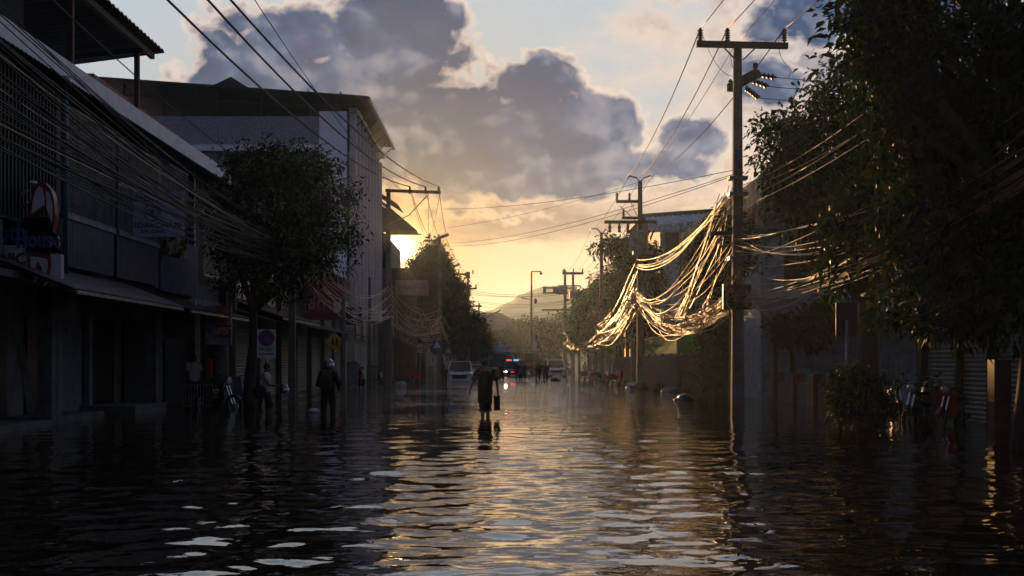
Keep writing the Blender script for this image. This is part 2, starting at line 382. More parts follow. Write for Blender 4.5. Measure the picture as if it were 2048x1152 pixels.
def make_water():
    py = np.concatenate([np.linspace(2100, 1180, 90), np.linspace(1178, 740, 400), np.linspace(739, 730, 12)])
    Y = F * H0 / (py - 725)
    t = np.concatenate([-np.geomspace(8, .46, 40)[:-1], np.linspace(-.45, .45, 560), np.geomspace(.46, 8, 40)[1:]])
    XX = np.clip(np.outer(Y, t), -1700, 1700); YY = np.repeat(Y[:, None], len(t), 1); dY = np.abs(np.gradient(Y))[:, None]
    rng = np.random.RandomState(5); Z = np.zeros_like(XX)
    for i in range(110):
        lam = math.exp(rng.uniform(math.log(.20), math.log(1.25))); th = rng.normal(math.pi / 2, 1.1) + (0 if rng.rand() < .5 else math.pi)
        k = 2 * math.pi / lam; amp = .0068 * rng.uniform(.4, 1.0) * (lam / .9) ** 1.3 / 2.6
        # the film of ripples comes and goes in patches
        px_, py_ = rng.uniform(.05, .35, 2); ph = rng.uniform(0, 6.28, 3)
        patch = .65 + .35 * np.sin(px_ * XX + ph[0]) * np.sin(py_ * YY + ph[1])
        att = np.clip((lam / (dY + 1e-6) - 2.2) / 3, 0, 1)
        Z += amp * att * patch * np.sin(k * (XX * math.cos(th) + YY * math.sin(th)) + ph[2])
    sl = np.gradient(Z, axis=0) / np.gradient(YY, axis=0); print('RMS slope near', sl[100:260, 200:400].std())
    side = np.clip((5.5 - np.abs(t)) / 4, 0, 1)[None, :]
    Z *= side
    # rings spreading from the people who wade
    for (x, y, a) in ((-.5, 31.6, .006), (-6.2, 33.8, .006), (-4.6, 32.5, .005)):
        r = np.hypot(XX - x, YY - y); Z += a * np.sin(r * 2 * math.pi / .75) * np.exp(-r / 1.3) * np.clip(r / .4, 0, 1)
    n, m = XX.shape; co = np.stack([XX, YY, Z], -1).reshape(-1, 3).astype(np.float32)
    idx = np.arange(n * m).reshape(n, m)
    q = np.stack([idx[:-1, :-1], idx[:-1, 1:], idx[1:, 1:], idx[1:, :-1]], -1).reshape(-1, 4)
    me = bpy.data.meshes.new('flood_water'); me.vertices.add(len(co)); me.vertices.foreach_set('co', co.ravel())
    me.loops.add(q.size); me.loops.foreach_set('vertex_index', q.ravel().astype(np.int32))
    me.polygons.add(len(q)); me.polygons.foreach_set('loop_start', np.arange(0, q.size, 4, dtype=np.int32)); me.polygons.foreach_set('loop_total', np.full(len(q), 4, np.int32))
    me.polygons.foreach_set('use_smooth', np.ones(len(q), bool)); me.update(); me.validate()
    o = bpy.data.objects.new('flood_water', me); COL.objects.link(o)
    w = bpy.data.materials.new('flood water'); w.use_nodes = True; tt = NT(w.node_tree); b = w.node_tree.nodes['Principled BSDF']
    b.inputs['Base Color'].default_value = (.020, .011, .006, 1); b.inputs['Roughness'].default_value = .012; b.inputs['IOR'].default_value = 2.4
    co = V(tt, tt.n('ShaderNodeTexCoord').outputs['Object'])
    fine = tt.noise(tt.vm('MULTIPLY', co, (1, 1.5, 1)), 4.5, 2, .5, dist=.2); big = tt.noise(tt.vm('MULTIPLY', co, (1, 1.2, 1)), 2.1, 3, .5)
    sp = tt.n('ShaderNodeSeparateXYZ'); tt.put(sp.inputs[0], co); far = tt.ss(V(tt, sp.outputs[1]), 14, 60)
    patch = tt.ss(tt.noise(co, .22, 3, .5), .3, .7, .4, 1.25)
    bn = tt.n('ShaderNodeBump'); bn.inputs['Distance'].default_value = .05; tt.put(bn.inputs['Strength'], 1.0)
    tt.put(bn.inputs['Height'], (fine * .10 + fine * far * .22 + big * far * 1.5) * patch); tt.nt.links.new(bn.outputs[0], b.inputs['Normal'])
    me.materials.append(w); tag(o, kind='structure'); return o
make_water()

def make_hills():
    prof = [(-900, 20), (200, 30), (700, 60), (955, 100), (1000, 118), (1040, 140), (1075, 158), (1110, 163), (1150, 156), (1200, 138), (1270, 118), (1400, 90), (1700, 60), (2400, 30)]
    Yh = 620; n = 260; xs = np.linspace(-900, 2400, n); hz = np.interp(xs, [p[0] for p in prof], [p[1] for p in prof])
    k = np.hanning(9); k /= k.sum(); hz = np.convolve(np.pad(hz, 4, 'edge'), k, 'valid')
    rng = np.random.RandomState(3); v = []; f = []
    for j, (d, s_) in enumerate(((-180, 0.0), (-130, .3), (-80, .62), (-35, .86), (0, 1.0), (140, .6), (310, 0))):
        for i in range(n):
            Y = Yh + d; h = hz[i] * s_ / F * Yh * (1 + rng.uniform(-.012, .012)) + (rng.uniform(-.4, .4) if j == 4 else rng.uniform(-1.4, 1.4) if s_ else -1)
            v.append(((xs[i] - 1012) / F * Yh, Y, h))
    for j in range(6):
        for i in range(n - 1): a = j * n + i; f.append((a, a + 1, a + n + 1, a + n))
    m = MB(); m.add(v, f); tag(m.build('hills', mat('wooded hillside', (.045, .055, .03), .95, scale=.02), smooth=True), kind='structure')
make_hills()
hz_ = MB().box(-2000, 2000, -400, 1300, -1.5, 42).build('haze', bpy.data.materials.new('haze air'))
hm = hz_.data.materials[0]; hm.use_nodes = True; hn = hm.node_tree; hn.nodes.remove(hn.nodes['Principled BSDF'])
pv = hn.nodes.new('ShaderNodeVolumePrincipled'); pv.inputs['Color'].default_value = (.55, .74, .98, 1)
pv.inputs['Density'].default_value = .00027; pv.inputs['Anisotropy'].default_value = .75
hn.links.new(pv.outputs[0], hn.nodes['Material Output'].inputs['Volume']); tag(hz_, kind='stuff')

# ------------------------------------------------------------ left row of shophouses
XL = -9.8
def left_house(name, label, Y0, Y1, m_low, m_wall, cat='shophouse', roof_z=8.05):
    t = thing(name, label, cat, (XL, Y0, 0), 'shophouses of the left row')
    MB().box(XL - 9, XL - .25, Y0, Y1, 3.45, 7.55).build('wall', m_wall, t)
    MB().box(XL - 9, XL + .10, Y0 + .004, Y1 - .004, 7.62, roof_z).build('roof_fascia', white_paint, t)
    MB().box(XL - 9, XL - .2, Y0, Y1, 3.15, 3.45).build('floor_slab', concrete, t)
    r = MB().corr((XL + .55, Y0 + .02, 7.30), (0, Y1 - Y0 - .04, 0), (-.9, 0, .30), max(4, int((Y1 - Y0) / .22)), .035, (.3, 0, 1))
    r.build('eave_sheet', dark_roof, t)
    for y in (Y0 + .18, Y1 - .18):
        MB().box(XL - .28, XL + .02, y - .16, y + .16, -.4, 3.15).build('column', concrete, t)
        MB().box(XL - .26, XL - .02, y - .12, y + .12, 3.46, 7.5).build('upper_column', m_wall, t)
    MB().box(XL - 9, XL - 1.2, Y0, Y1, -.4, 3.14).build('ground_floor_wall', m_low, t)
    return t
def bars(t, Y0, Y1, z0, z1, n, m, x=XL, w=.035, name='window_grille', slant=0):
    b = MB()
    for i in range(n):
        y = Y0 + (Y1 - Y0) * (i + .5) / n
        b.bar((x, y, z0), (x, y, z1), w, w)
    b.bar((x, Y0, z0), (x, Y1, z0), .06); b.bar((x, Y0, z1), (x, Y1, z1), .06); b.bar((x, Y0, (z0 + z1) / 2), (x, Y1, (z0 + z1) / 2), .04)
    return b.build(name, m, t)
def diamonds(t, Y0, Y1, z0, z1, p, m, x):
    b = MB(); n = int((Y1 - Y0 + z1 - z0) / p)
    for i in range(1, n):
        s = i * p
        for sg in (0, 1):
            a = max(0, s - (z1 - z0)); e = min(Y1 - Y0, s)
            if e - a < .05: continue
            ya, ye = Y0 + a, Y0 + e; za, ze = z0 + s - a, z0 + s - e
            if sg: za, ze = z0 + z1 - za, z0 + z1 - ze
            b.bar((x, ya, za), (x, ye, ze), .018)
    b.bar((x, Y0, z0), (x, Y1, z0), .06); b.bar((x, Y0, z1), (x, Y1, z1), .06)
    return b.build('window_grille', m, t)

# nearest house: dental clinic with dark vertical bars upstairs
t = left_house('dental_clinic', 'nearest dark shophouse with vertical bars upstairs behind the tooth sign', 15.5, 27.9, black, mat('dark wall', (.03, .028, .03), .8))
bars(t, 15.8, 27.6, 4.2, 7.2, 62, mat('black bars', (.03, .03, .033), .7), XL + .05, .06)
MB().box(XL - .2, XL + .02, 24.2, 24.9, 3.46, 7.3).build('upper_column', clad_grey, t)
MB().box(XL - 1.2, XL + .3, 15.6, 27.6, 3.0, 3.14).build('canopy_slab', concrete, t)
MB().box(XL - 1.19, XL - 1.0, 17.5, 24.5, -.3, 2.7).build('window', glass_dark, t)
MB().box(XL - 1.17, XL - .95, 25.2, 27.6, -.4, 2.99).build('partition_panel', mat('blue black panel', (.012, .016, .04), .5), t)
# second house: metal cladding and a diamond grille
t = left_house('clad_shophouse', 'shophouse with pale ribbed cladding below a diamond grille behind the eye clinic sign', 27.9, 36.1, pale_wall, clad_grey)
for a, b in ((28.1, 31.85), (32.15, 35.9)):
    MB().corr((XL + .03, a, 3.5), (0, b - a, 0), (0, 0, 1.05), int((b - a) / .17), .035, (1, 0, 0)).build('ribbed_cladding', clad_grey, t)
    MB().box(XL - .02, XL + .10, a, b, 4.56, 4.66).build('window_sill', mat('sill', (.26, .25, .30), .5), t)
f = MB().box(XL - .2, XL - .1, a + .1, b - .1, 4.7, 7.0).build('window', glass_dark, t)
f = MB().box(XL - .2, XL - .1, 28.2, 31.7, 4.7, 7.0).build('window', glass_dark, t)
diamonds(t, 28.1, 31.9, 4.68, 7.05, .16, grille_metal, XL + .06)
bars(t, 32.1, 35.9, 4.68, 7.0, 26, grille_metal, XL + .06)
for y in (29.4, 30.6): MB().box(XL - .06, XL + .04, y - .05, y + .05, 4.66, 7.1).build('mullion', grille_metal, t)
d = MB().box(XL - 1.21, XL - 1.12, 29.2, 31.2, -.3, 2.45).build('door', dark_metal, t)
bb = MB()
for i in range(9): bb.box(XL - 1.1, XL - 1.06, 29.3 + i * .21, 29.34 + i * .21, -.2, 2.4)
bb.build('grille', mat('door bars', (.05, .045, .05), .5), d)
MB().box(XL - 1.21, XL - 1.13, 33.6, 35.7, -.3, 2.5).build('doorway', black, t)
MB().box(XL - 1.15, XL - 1.0, 33.2, 33.45, -.4, 2.6).build('post', pale_wall, t)
# third house: blue cladding
t = left_house('blue_shophouse', 'shophouse clad in dark blue ribbed metal with slatted upper window', 36.1, 40.6, warm_wall, clad_blue)
MB().corr((XL + .03, 36.2, 3.4), (0, 4.2, 0), (0, 0, 1.6), 24, .035, (1, 0, 0)).build('ribbed_cladding', clad_blue, t)
bars(t, 36.9, 39.2, 5.1, 7.1, 15, clad_blue, XL + .05)
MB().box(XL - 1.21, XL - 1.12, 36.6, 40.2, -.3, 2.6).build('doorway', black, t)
# fourth: dark, half behind the street tree
t = left_house('dark_shophouse', 'dark shophouse with lattice window half hidden behind the street tree', 40.6, 45.2, warm_wall, mat('dark brown wall', (.05, .045, .05), .8))
diamonds(t, 41.2, 44.5, 4.2, 6.4, .2, grille_metal, XL + .05)
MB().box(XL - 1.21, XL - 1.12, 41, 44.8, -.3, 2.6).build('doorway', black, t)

# orange coping wall that runs on top of the white fascia
c = MB().prism([(XL - .15, 30.9, 8.06), (XL - .15, 44.9, 8.06), (XL - .15, 44.9, 8.16), (XL - .15, 30.9, 8.34)], (-.35, 0, 0)).build('roof_coping', orange_tile)
tag(c, 'orange brown coping sloping down along the top of the white fascia', 'coping')

# steel roof over the terrace, top left
t = thing('terrace_canopy', 'dark corrugated steel terrace roof on rusty posts at top left', 'roof canopy', (XL, 20, 8.05))
MB().corr((XL + .35, 14.5, 9.95), (0, 20.9, 0), (-4.2, 0, -.55), 62, .05, (0, 0, 1), .03).build('roof_sheet', dark_roof, t)
MB().box(XL + .02, XL + .14, 14.6, 35.2, 9.70, 9.86).build('eave_beam', rust_steel, t)
MB().box(XL - 3.7, XL - 3.55, 14.6, 35.2, 9.20, 9.36).build('rear_beam', rust_steel, t)
for y in (16.5, 20.5, 24.4, 29.0, 34.2):
    MB().box(XL - .12, XL, y - .07, y + .07, 8.06, 9.75).build('post', rust_steel, t)
    MB().box(XL - 3.66, XL - 3.52, y - .07, y + .07, 8.06, 9.25).build('post', rust_steel, t)
    MB().bar((XL + .1, y, 9.72), (XL - 3.6, y, 9.30), .1, .14).build('rafter', rust_steel, t)
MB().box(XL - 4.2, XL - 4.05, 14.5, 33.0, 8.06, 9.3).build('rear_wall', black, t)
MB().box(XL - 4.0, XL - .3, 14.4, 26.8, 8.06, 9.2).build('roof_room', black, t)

# awnings over the left pavement
def awning(name, label, Y0, Y1, x_in, x_out, z_in, z_out, m, fr=True, cat='awning', ribs=None):
    t = thing(name, label, cat, (x_in, Y0, z_in), 'awnings over the left pavement')
    MB().corr((x_out, Y0, z_out), (0, Y1 - Y0, 0), (x_in - x_out, 0, z_in - z_out), ribs or int((Y1 - Y0) / .2), .03, (0, 0, 1)).build('sheet', m, t)
    if fr:
        MB().bar((x_out - .02, Y0, z_out - .05), (x_out - .02, Y1, z_out - .05), .05, .07).build('edge_rail', galv, t)
        for y in np.linspace(Y0 + .1, Y1 - .1, max(2, int((Y1 - Y0) / 1.6))):
            MB().bar((x_in, y, z_in - .05), (x_out, y, z_out - .06), .04).build('bracket', rust_steel, t)
    return t
awning('metal_awning', 'zinc awning with a pale drooping edge below the ribbed cladding', 24.8, 33.0, XL - .1, XL + 1.5, 3.40, 2.78, sheet_roof)
awning('pipe_edged_awning', 'low dark awning with a pale pipe along its edge above the eye clinic board', 33.4, 41.5, XL - .1, XL + 1.6, 3.2, 2.75, dark_roof)
awning('rust_awning', 'rusty awning with folded edge beneath the maroon sign', 46, 55, XL, XL + 1.8, 3.6, 3.0, rust_steel)

# steps and plinths standing in the water
for n, lab, x0, x1, y0, y1, z in (('entrance_step', 'dark wet plinth nearest the camera below the dental clinic', XL - 1.0, XL + .15, 15.6, 27.2, .14),
                                 ('entrance_step', 'low grey step in the water in front of the barred door', XL - 1.2, XL - .05, 28.2, 31.4, .17),
                                 ('entrance_step', 'pale step in the water in front of the dark doorway', XL - 1.2, XL + .25, 33.0, 36.0, .24)):
    o = MB().box(x0, x1, y0, y1, -.4, z).build(n, concrete, bevel=.02); tag(o, lab, 'step', 'steps along the left row')

# rain pipe
t = thing('rain_pipe', 'blue green rain pipe running down the shophouse front beside the tooth sign', 'pipe', (XL + .15, 27.95, 3.2))
MB().tube([(XL + .16, 27.95, 3.1), (XL + .16, 27.95, 7.45), (XL + .1, 27.95, 7.55), (XL - .1, 27.95, 7.58)], .075, 10).build('pipe', mat('pipe paint', (.05, .11, .16), .4), t, smooth=True)
MB().lathe([(.02, 7.4), (.11, 7.42), (.13, 7.6), (.02, 7.62)], (XL + .16, 27.95, 0)).build('cap', galv, t)

# ------------------------------------------------------------ second row, behind the street tree, up to the tall building
def roller(t, X, y0, y1, z0, z1, m=shutter_m, side=1):
    b = MB(); n = int((z1 - z0) / .11)
    for i in range(n):
        z = z0 + i * .11; b.prism([(X, y0, z), (X, y0, z + .10), (X + .022 * side, y0, z + .055)], (0, y1 - y0, 0))
    return b.build('roller_shutter', m, t)
def shop(name, label, X, Y0, Y1, H, m, side=1, upper=True, awn=None, group='far shophouses on the left', depth=8, shut=mat('glare tinted shutter', (.13, .075, .05), .5, col2=(.09, .05, .035), streak=.3), nwin=2):  # warm sun glare is put into the default shutter colour
    """side = +1: a left-hand building whose front looks to +X"""
    t = thing(name, label, 'shophouse', (X, Y0, 0), group); s = side
    MB().box(X - depth * s, X, Y0, Y1, -.4, H).build('wall', m, t)
    MB().box(X - depth * s - .05 * s, X + .12 * s, Y0 + .01, Y1 - .01, H, H + .22).build('parapet', concrete, t)
    n = max(1, round((Y1 - Y0) / 4.3)); w = (Y1 - Y0) / n
    for i in range(n):
        a = Y0 + i * w
        MB().box(X + .002 * s, X + .20 * s, a, a + .3, -.4, H - .02).build('pilaster', m, t)
        roller(t, X + .01 * s, a + .5, a + w - .2, .0, 2.7, shut, s)
        if upper:
            z = 3.7
            while z < H - 1.5:
                wd = MB().box(X + .003 * s, X + .05 * s, a + .7, a + w - .4, z, z + 1.35).build('window', glass_dark, t)
                fr = MB()
                for yy in np.linspace(a + .7, a + w - .4, 4): fr.box(X + .052 * s, X + .09 * s, yy - .03, yy + .03, z, z + 1.35)
                fr.box(X + .053 * s, X + .14 * s, a + .6, a + w - .3, z - .09, z - .003); fr.box(X + .053 * s, X + .14 * s, a + .6, a + w - .3, z + 1.353, z + 1.42)
                fr.build('frame', pale_wall, wd); z += 3.0
    if awn:
        MB().corr((X + 1.5 * s, Y0 + .1, 2.85), (0, Y1 - Y0 - .2, 0), (-1.5 * s, 0, .45), int((Y1 - Y0) / .3), .035, (0, 0, 1)).build('awning', awn, t)
    return t
shop('brown_shophouse', 'low dark brown shophouse behind the trunk of the street tree', XL, 45.4, 54.5, 6.6, warm_wall, awn=dark_roof)
shop('tiled_shophouse', 'dark shophouse with pale tiled balcony front left of the maroon sign', XL, 54.7, 63, 6.3, warm_wall, awn=rust_steel)
shop('maroon_shophouse', 'reddish brown shophouse with a deep awning behind the diamond school sign', XL, 63.2, 72, 6.4, warm_wall, awn=rust_steel)
shop('striped_shophouse', 'brown shophouse with boarded front directly below the tall panelled building', XL, 72.2, 79.8, 6.2, warm_wall, awn=dark_roof)
b = MB()
for i in range(9):
    b.box(XL + .06, XL + .10, 55.4 + i * .55, 55.44 + i * .55, 4.0, 6.1)
for i in range(10): b.box(XL + .06, XL + .10, 55.4, 59.9, 4.0 + i * .22, 4.03 + i * .22)

# tall panelled building with an open steel roof
YT = 80.0
t = thing('tall_building', 'tall grey walled building with white louvre panels and an open steel top storey', 'building', (XL, YT, 0))
MB().box(-25, XL - .02, YT, 98.5, -.4, 14.55).build('wall', plaster, t)
rough_ = mat('pebbledash wall', (.30, .31, .36), .9, col2=(.16, .165, .20), scale=9, bump=.8, bscale=30, streak=.3)
MB().box(-25, -11.7, YT + .01, 98.4, 14.95, 16.75).build('parapet_wall', rough_, t)
MB().box(-25.2, -11.68, YT - .25, 98.45, 14.56, 14.94).build('ledge', white_paint, t)
MB().box(-11.66, -9.95, YT - .08, YT + .1, 6.4, 17.05).build('white_panel', panel_white, t)
MB().box(-11.6, -9.9, YT + .11, 98.4, 14.96, 17.0).build('upper_wall', plaster, t)
for i in range(9):
    y = YT + .3 + i * 2.05
    MB().box(XL - .01, XL + .42, y, y + .16, 4.4, 17.1 - .08 * i).build('fin', panel_pink, t)
    MB().box(XL + .0, XL + .12, y + .17, y + 2.04, 4.4, 16.8 - .08 * i).build('louvre_panel', panel_pink if i % 2 else panel_white, t)
MB().box(XL - .05, XL + .5, YT + .1, 98.4, 17.02, 17.3).build('top_rail', galv, t)
# steel top storey
for x in (-24, -21.5, -18.2, -15.4, -12.4, -10.4):
    MB().box(x - .06, x + .06, YT + .4, YT + .52, 16.76, 18.3 + (x + 9) * -.045).build('steel_post', rust_steel, t)
zr = lambda x: 17.75 + (x + 8.6) * -.072
rf = MB().add([(-25.5, YT - .7, zr(-25.5)), (-8.5, YT - .7, zr(-8.5)), (-8.5, 97, zr(-8.5) - .1), (-25.5, 97, zr(-25.5) - .1),
               (-25.5, YT - .7, zr(-25.5) + .13), (-8.5, YT - .7, zr(-8.5) + .13), (-8.5, 97, zr(-8.5) + .03), (-25.5, 97, zr(-25.5) + .03)],
              [(0, 3, 2, 1), (4, 5, 6, 7), (0, 1, 5, 4), (1, 2, 6, 5), (2, 3, 7, 6), (3, 0, 4, 7)])
roof = rf.build('roof', dark_roof, t)
MB().bar((-24.5, YT + .45, 18.2), (-9.0, YT + .45, 17.25), .08, .12).build('truss_chord', rust_steel, t)
MB().bar((-15.4, YT + .45, 17.55), (-9.4, YT + .45, 17.45), .07).build('truss_chord', rust_steel, t)
tb = MB()
for i in range(15):
    x = -24 + i * 1.05; MB().bar((x, YT + .45, zr(x)), (x + .5, YT + .45, 18.2 + (x + 24.5) * -.0613), .05).build('truss_web', rust_steel, t)
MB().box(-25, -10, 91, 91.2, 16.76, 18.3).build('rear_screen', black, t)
MB().prism([(-19.6, YT + 1, 18.4), (-15.4, YT + 1, 18.15), (-17.4, YT + 1, 19.45)], (0, 9, 0)).build('roof_vent', dark_roof, t)
for y in np.linspace(YT + 2, 96, 6):
    MB().bar((XL + .1, y, 16.4), (-8.6, y, 17.4), .07).build('eave_strut', rust_steel, t)
MB().bar((-8.5, YT - .7, 17.72), (-8.5, 97, 17.6), .16, .2).build('gutter', galv, t)
for k, (y, z) in enumerate(((83, 5.2), (87, 5.2), (91, 5.2), (95, 5.2))):
    MB().box(XL + .002, XL + .06, y, y + 2.4, 2.9, 4.1).build('window', glass_dark, t)
    roller(t, XL + .01, y - .5, y + 2.9, 0, 2.6)

# gable building whose eave hangs just above the sun
t = thing('gabled_house', 'brown house with a steep sheet gable whose eave hangs above the sun', 'house', (-11, 106, 0))
MB().box(-24, -10.2, 106.5, 124, -.4, 12.2).build('wall', warm_wall, t)
MB().add([(-24, 106.5, 12.2), (-9.9, 106.5, 12.2), (-9.9, 106.5, 14.1), (-17.3, 106.5, 19.9), (-24, 106.5, 14.2)], [(0, 1, 2, 3, 4)]).build('gable_wall', warm_wall, t)
MB().prism([(-7.35, 105.4, 12.25), (-17.3, 105.4, 20.75), (-17.3, 105.4, 20.5), (-7.35, 105.4, 12.0)], (0, 2.2, 0)).build('roof', mat('brown roof sheet', (.14, .07, .045), .6), t)
MB().prism([(-27.2, 105.4, 12.25), (-17.3, 105.4, 20.75), (-17.3, 105.4, 20.5), (-27.2, 105.4, 12.0)], (0, 19, 0)).build('roof', dark_roof, t)
MB().prism([(-7.5, 106.3, 12.12), (-10, 106.3, 14.25), (-10, 106.3, 12.05), (-7.5, 106.3, 12.05)], (0, .15, 0)).build('gable_infill', MATS['brown roof sheet'], t)
MB().box(-10.6, -10.2, 106.5, 112, -.4, 11.64).build('side_wall', warm_wall, t)
MB().box(-10.4, -7.0, 106.1, 106.28, 11.95, 12.04).build('side_beam', rust_steel, t)
for y in (100, 103): pass
t = thing('side_roof', 'sloping zinc lean-to roof between the tall building and the gabled house', 'roof', (-10, 99, 12))
MB().corr((-8.4, 99, 13.6), (0, 6, 0), (-3.6, 0, 2.4), 20, .04, (.5, 0, 1)).build('sheet', sheet_roof, t)
MB().box(-11.8, -10.2, 98.7, 105.2, -.4, 13.5).build('wall', warm_wall, t)

# shops farther along the left
FL = [(98.8, 106.2, 7.2, 'narrow dark shophouse straight below the lean-to roof'), (106.4, 118, 9.0, 'brown shophouse beneath the sun with a wide shaded front'),
      (124.4, 134, 6.4, 'low dark shophouse just left of the parked silver pickup'), (134.3, 150, 6.6, 'dim shophouse behind the street trees beyond the silver pickup')]
for a, b_, h, lab in FL: shop('roadside_shophouse', lab, -9.3 if a > 120 else (-7.7 if a > 106.3 else -9.0), a, b_, h, warm_wall, awn=rust_steel)
t = shop('pale_apartment_block', 'pale block with balconies rising above the far left trees', -7.0, 178, 196, 11.2, mat('faded white wall', (.32, .30, .28), .8, streak=.5), group='far buildings at the street end')
t = thing('school_building', 'long white three storey building with brown hipped roof at the street end', 'building', (-2, 262, 0))
MB().box(-16, 2.2, 262, 276, -.4, 8.6).build('wall', mat('white school wall', (.36, .38, .42), .7, streak=.3), t)
MB().add([(-18, 260, 8.7), (4.6, 260, 8.7), (4.6, 278, 8.7), (-18, 278, 8.7), (-13, 269, 11.9), (-1.5, 269, 11.9)],
         [(0, 1, 5, 4), (1, 2, 5), (2, 3, 4, 5), (3, 0, 4), (0, 3, 2, 1)]).build('roof', mat('brown tiles', (.13, .06, .04), .7), t)
for z in (1.2, 3.9, 6.5):
    for i in range(6):
        x = -14.5 + i * 2.8
        w = MB().box(x, x + 1.7, 261.9, 261.98, z, z + 1.3).build('window', glass_dark, t)
        MB().box(x + .8, x + .88, 261.82, 261.88, z, z + 1.3).box(x - .1, x + 1.8, 261.80, 261.87, z - .15, z - .02).build('frame', pale_wall, w)
MB().box(-16, 2.3, 261.4, 261.7, 8.2, 8.5).build('gutter', white_paint, t)
t = thing('market_tent', 'blue and white canopy on posts at the far street end', 'tent', (0, 215, 0))
MB().add([(-6, 213, 3.1), (3, 213, 3.1), (3, 219, 3.1), (-6, 219, 3.1), (-4, 216, 4.4), (1, 216, 4.4)], [(0, 1, 5, 4), (1, 2, 5), (2, 3, 4, 5), (3, 0, 4), (0, 3, 2, 1)]).build('canopy', mat('tent cloth', (.14, .2, .34), .8), t)
for x in (-5.8, -1.5, 2.8):
    for y in (213.2, 218.8): MB().box(x - .06, x + .06, y - .06, y + .06, -.4, 3.1).build('pole', galv, t)
MB().box(-5.9, 2.9, 219.1, 219.3, -.4, 3.0).build('rear_sheet', mat('pale blue sheet', (.2, .27, .35), .8), t)

# ------------------------------------------------------------ right side
XR = 10.5
t = thing('weathered_warehouse', 'long building on the right with rusty sunlit sheet band along its top', 'building', (XR, 51, 0))
MB().box(XR, XR + 9, 51.2, 76, -.4, 7.9).build('wall', stain_wall, t)
MB().corr((XR - .10, 51.0, 7.85), (0, 25.0, 0), (0, 0, 1.15), 84, .05, (-1, 0, 0)).build('sheet_band', rust_sheet, t)
MB().prism([(XR - .02, 51.1, 8.95), (XR + 9, 51.1, 10.2), (XR + 9, 51.1, 7.95), (XR - .02, 51.1, 7.95)], (0, 24.8, 0)).build('roof_void', dark_roof, t)
for i in range(10):
    y = 51.6 + i * 2.45
    MB().box(XR - .16, XR - .003, y, y + .22, 4.6 - (i % 3) * .3, 7.84).build('buttress', stain_wall, t)
for i in range(10):
    y = 51.5 + i * 2.45
    w = MB().box(XR - .06, XR - .004, y + .2, y + 1.7, 4.9, 6.3).build('window', glass_dark, t)
    MB().box(XR - .12, XR - .062, y + .9, y + .97, 4.9, 6.3).box(XR - .14, XR - .063, y + .1, y + 1.8, 4.78, 4.88).build('frame', stain_wall, w)
sb = MB()
rs = random.Random(4)
for i in range(38):
    y = 51.4 + i * .64 + rs.uniform(-.2, .2); h = rs.uniform(.8, 3.1)
    sb.tube([(XR - .2, y, 7.9), (XR - .28 - rs.uniform(0, .1), y + rs.uniform(-.1, .1), 7.9 - h * .5), (XR - .25, y + rs.uniform(-.2, .2), 7.9 - h)], [.05, .09, .02], 5)
o = sb.build('hanging_roots', mat('dry hanging roots', (.34, .22, .12), .9, col2=(.12, .07, .035)), t)

t = thing('white_house', 'pale house with blue grey scalloped awning beyond the warehouse', 'house', (10, 88, 0))
MB().box(10.6, 22, 88, 100, -.4, 11.0).build('wall', mat('house wall', (.60, .60, .64), .7, streak=.4), t)
MB().box(12.2, 21, 87.94, 87.998, 8.4, 10.9).build('beige_panel', mat('beige panel', (.30, .22, .16), .7), t)
w = MB().box(10.9, 11.9, 87.93, 87.99, 8.9, 10.3).build('window', glass_dark, t)
MB().box(11.36, 11.44, 87.87, 87.92, 8.9, 10.3).box(10.8, 12.0, 87.86, 87.925, 8.75, 8.88).build('frame', white_paint, w)
for x in (12.3, 12.7): MB().tube([(x, 87.85, 7.2), (x, 87.85, 11)], .05, 6).build('downpipe', rust_steel, t)
MB().corr((9.6, 86.2, 10.6), (14, 0, .9), (0, 2.2, .75), 40, .07, (0, -.3, 1)).build('awning', blue_awn, t)
MB().corr((9.6, 86.19, 10.1), (14, 0, .9), (0, 0, .5), 40, .07, (0, -1, 0)).build('valance', blue_awn, t)
MB().prism([(9.4, 88.6, 11.45), (24, 88.6, 12.5), (24, 88.6, 12.7), (9.4, 88.6, 11.65)], (0, 12, 0)).build('roof', dark_roof, t)

# house behind the big tree on the right
t = thing('blue_white_house', 'pale blue house with zinc lean-to roof seen between the right hand trees', 'house', (9.3, 47, 0))
MB().box(9.35, 20, 47, 50.9, -.4, 6.1).build('wall', mat('pale blue wall', (.30, .34, .43), .7, streak=.5), t)
MB().corr((9.1, 44.9, 2.95), (9, 0, 0), (0, 2.1, .75), 36, .04, (0, -.2, 1)).build('lean_to_roof', sheet_roof, t)
for i in range(3):
    w = MB().box(10.2 + i * 2.6, 11.4 + i * 2.6, 46.93, 46.99, 4.1, 5.3).build('window', glass_dark, t)
    MB().box(10.76 + i * 2.6, 10.84 + i * 2.6, 46.86, 46.92, 4.1, 5.3).box(10.1 + i * 2.6, 11.5 + i * 2.6, 46.85, 46.925, 3.95, 4.08).build('frame', white_paint, w)
MB().prism([(9.0, 46.6, 6.11), (20.3, 46.6, 6.11), (20.3, 46.6, 6.25), (9.0, 46.6, 6.25)], (0, 4.4, 0)).build('roof_slab', concrete, t)
for x in (9.4, 12.4, 15.4): MB().box(x, x + .15, 45.0, 45.15, -.4, 2.93).build('porch_post', dark_metal, t)

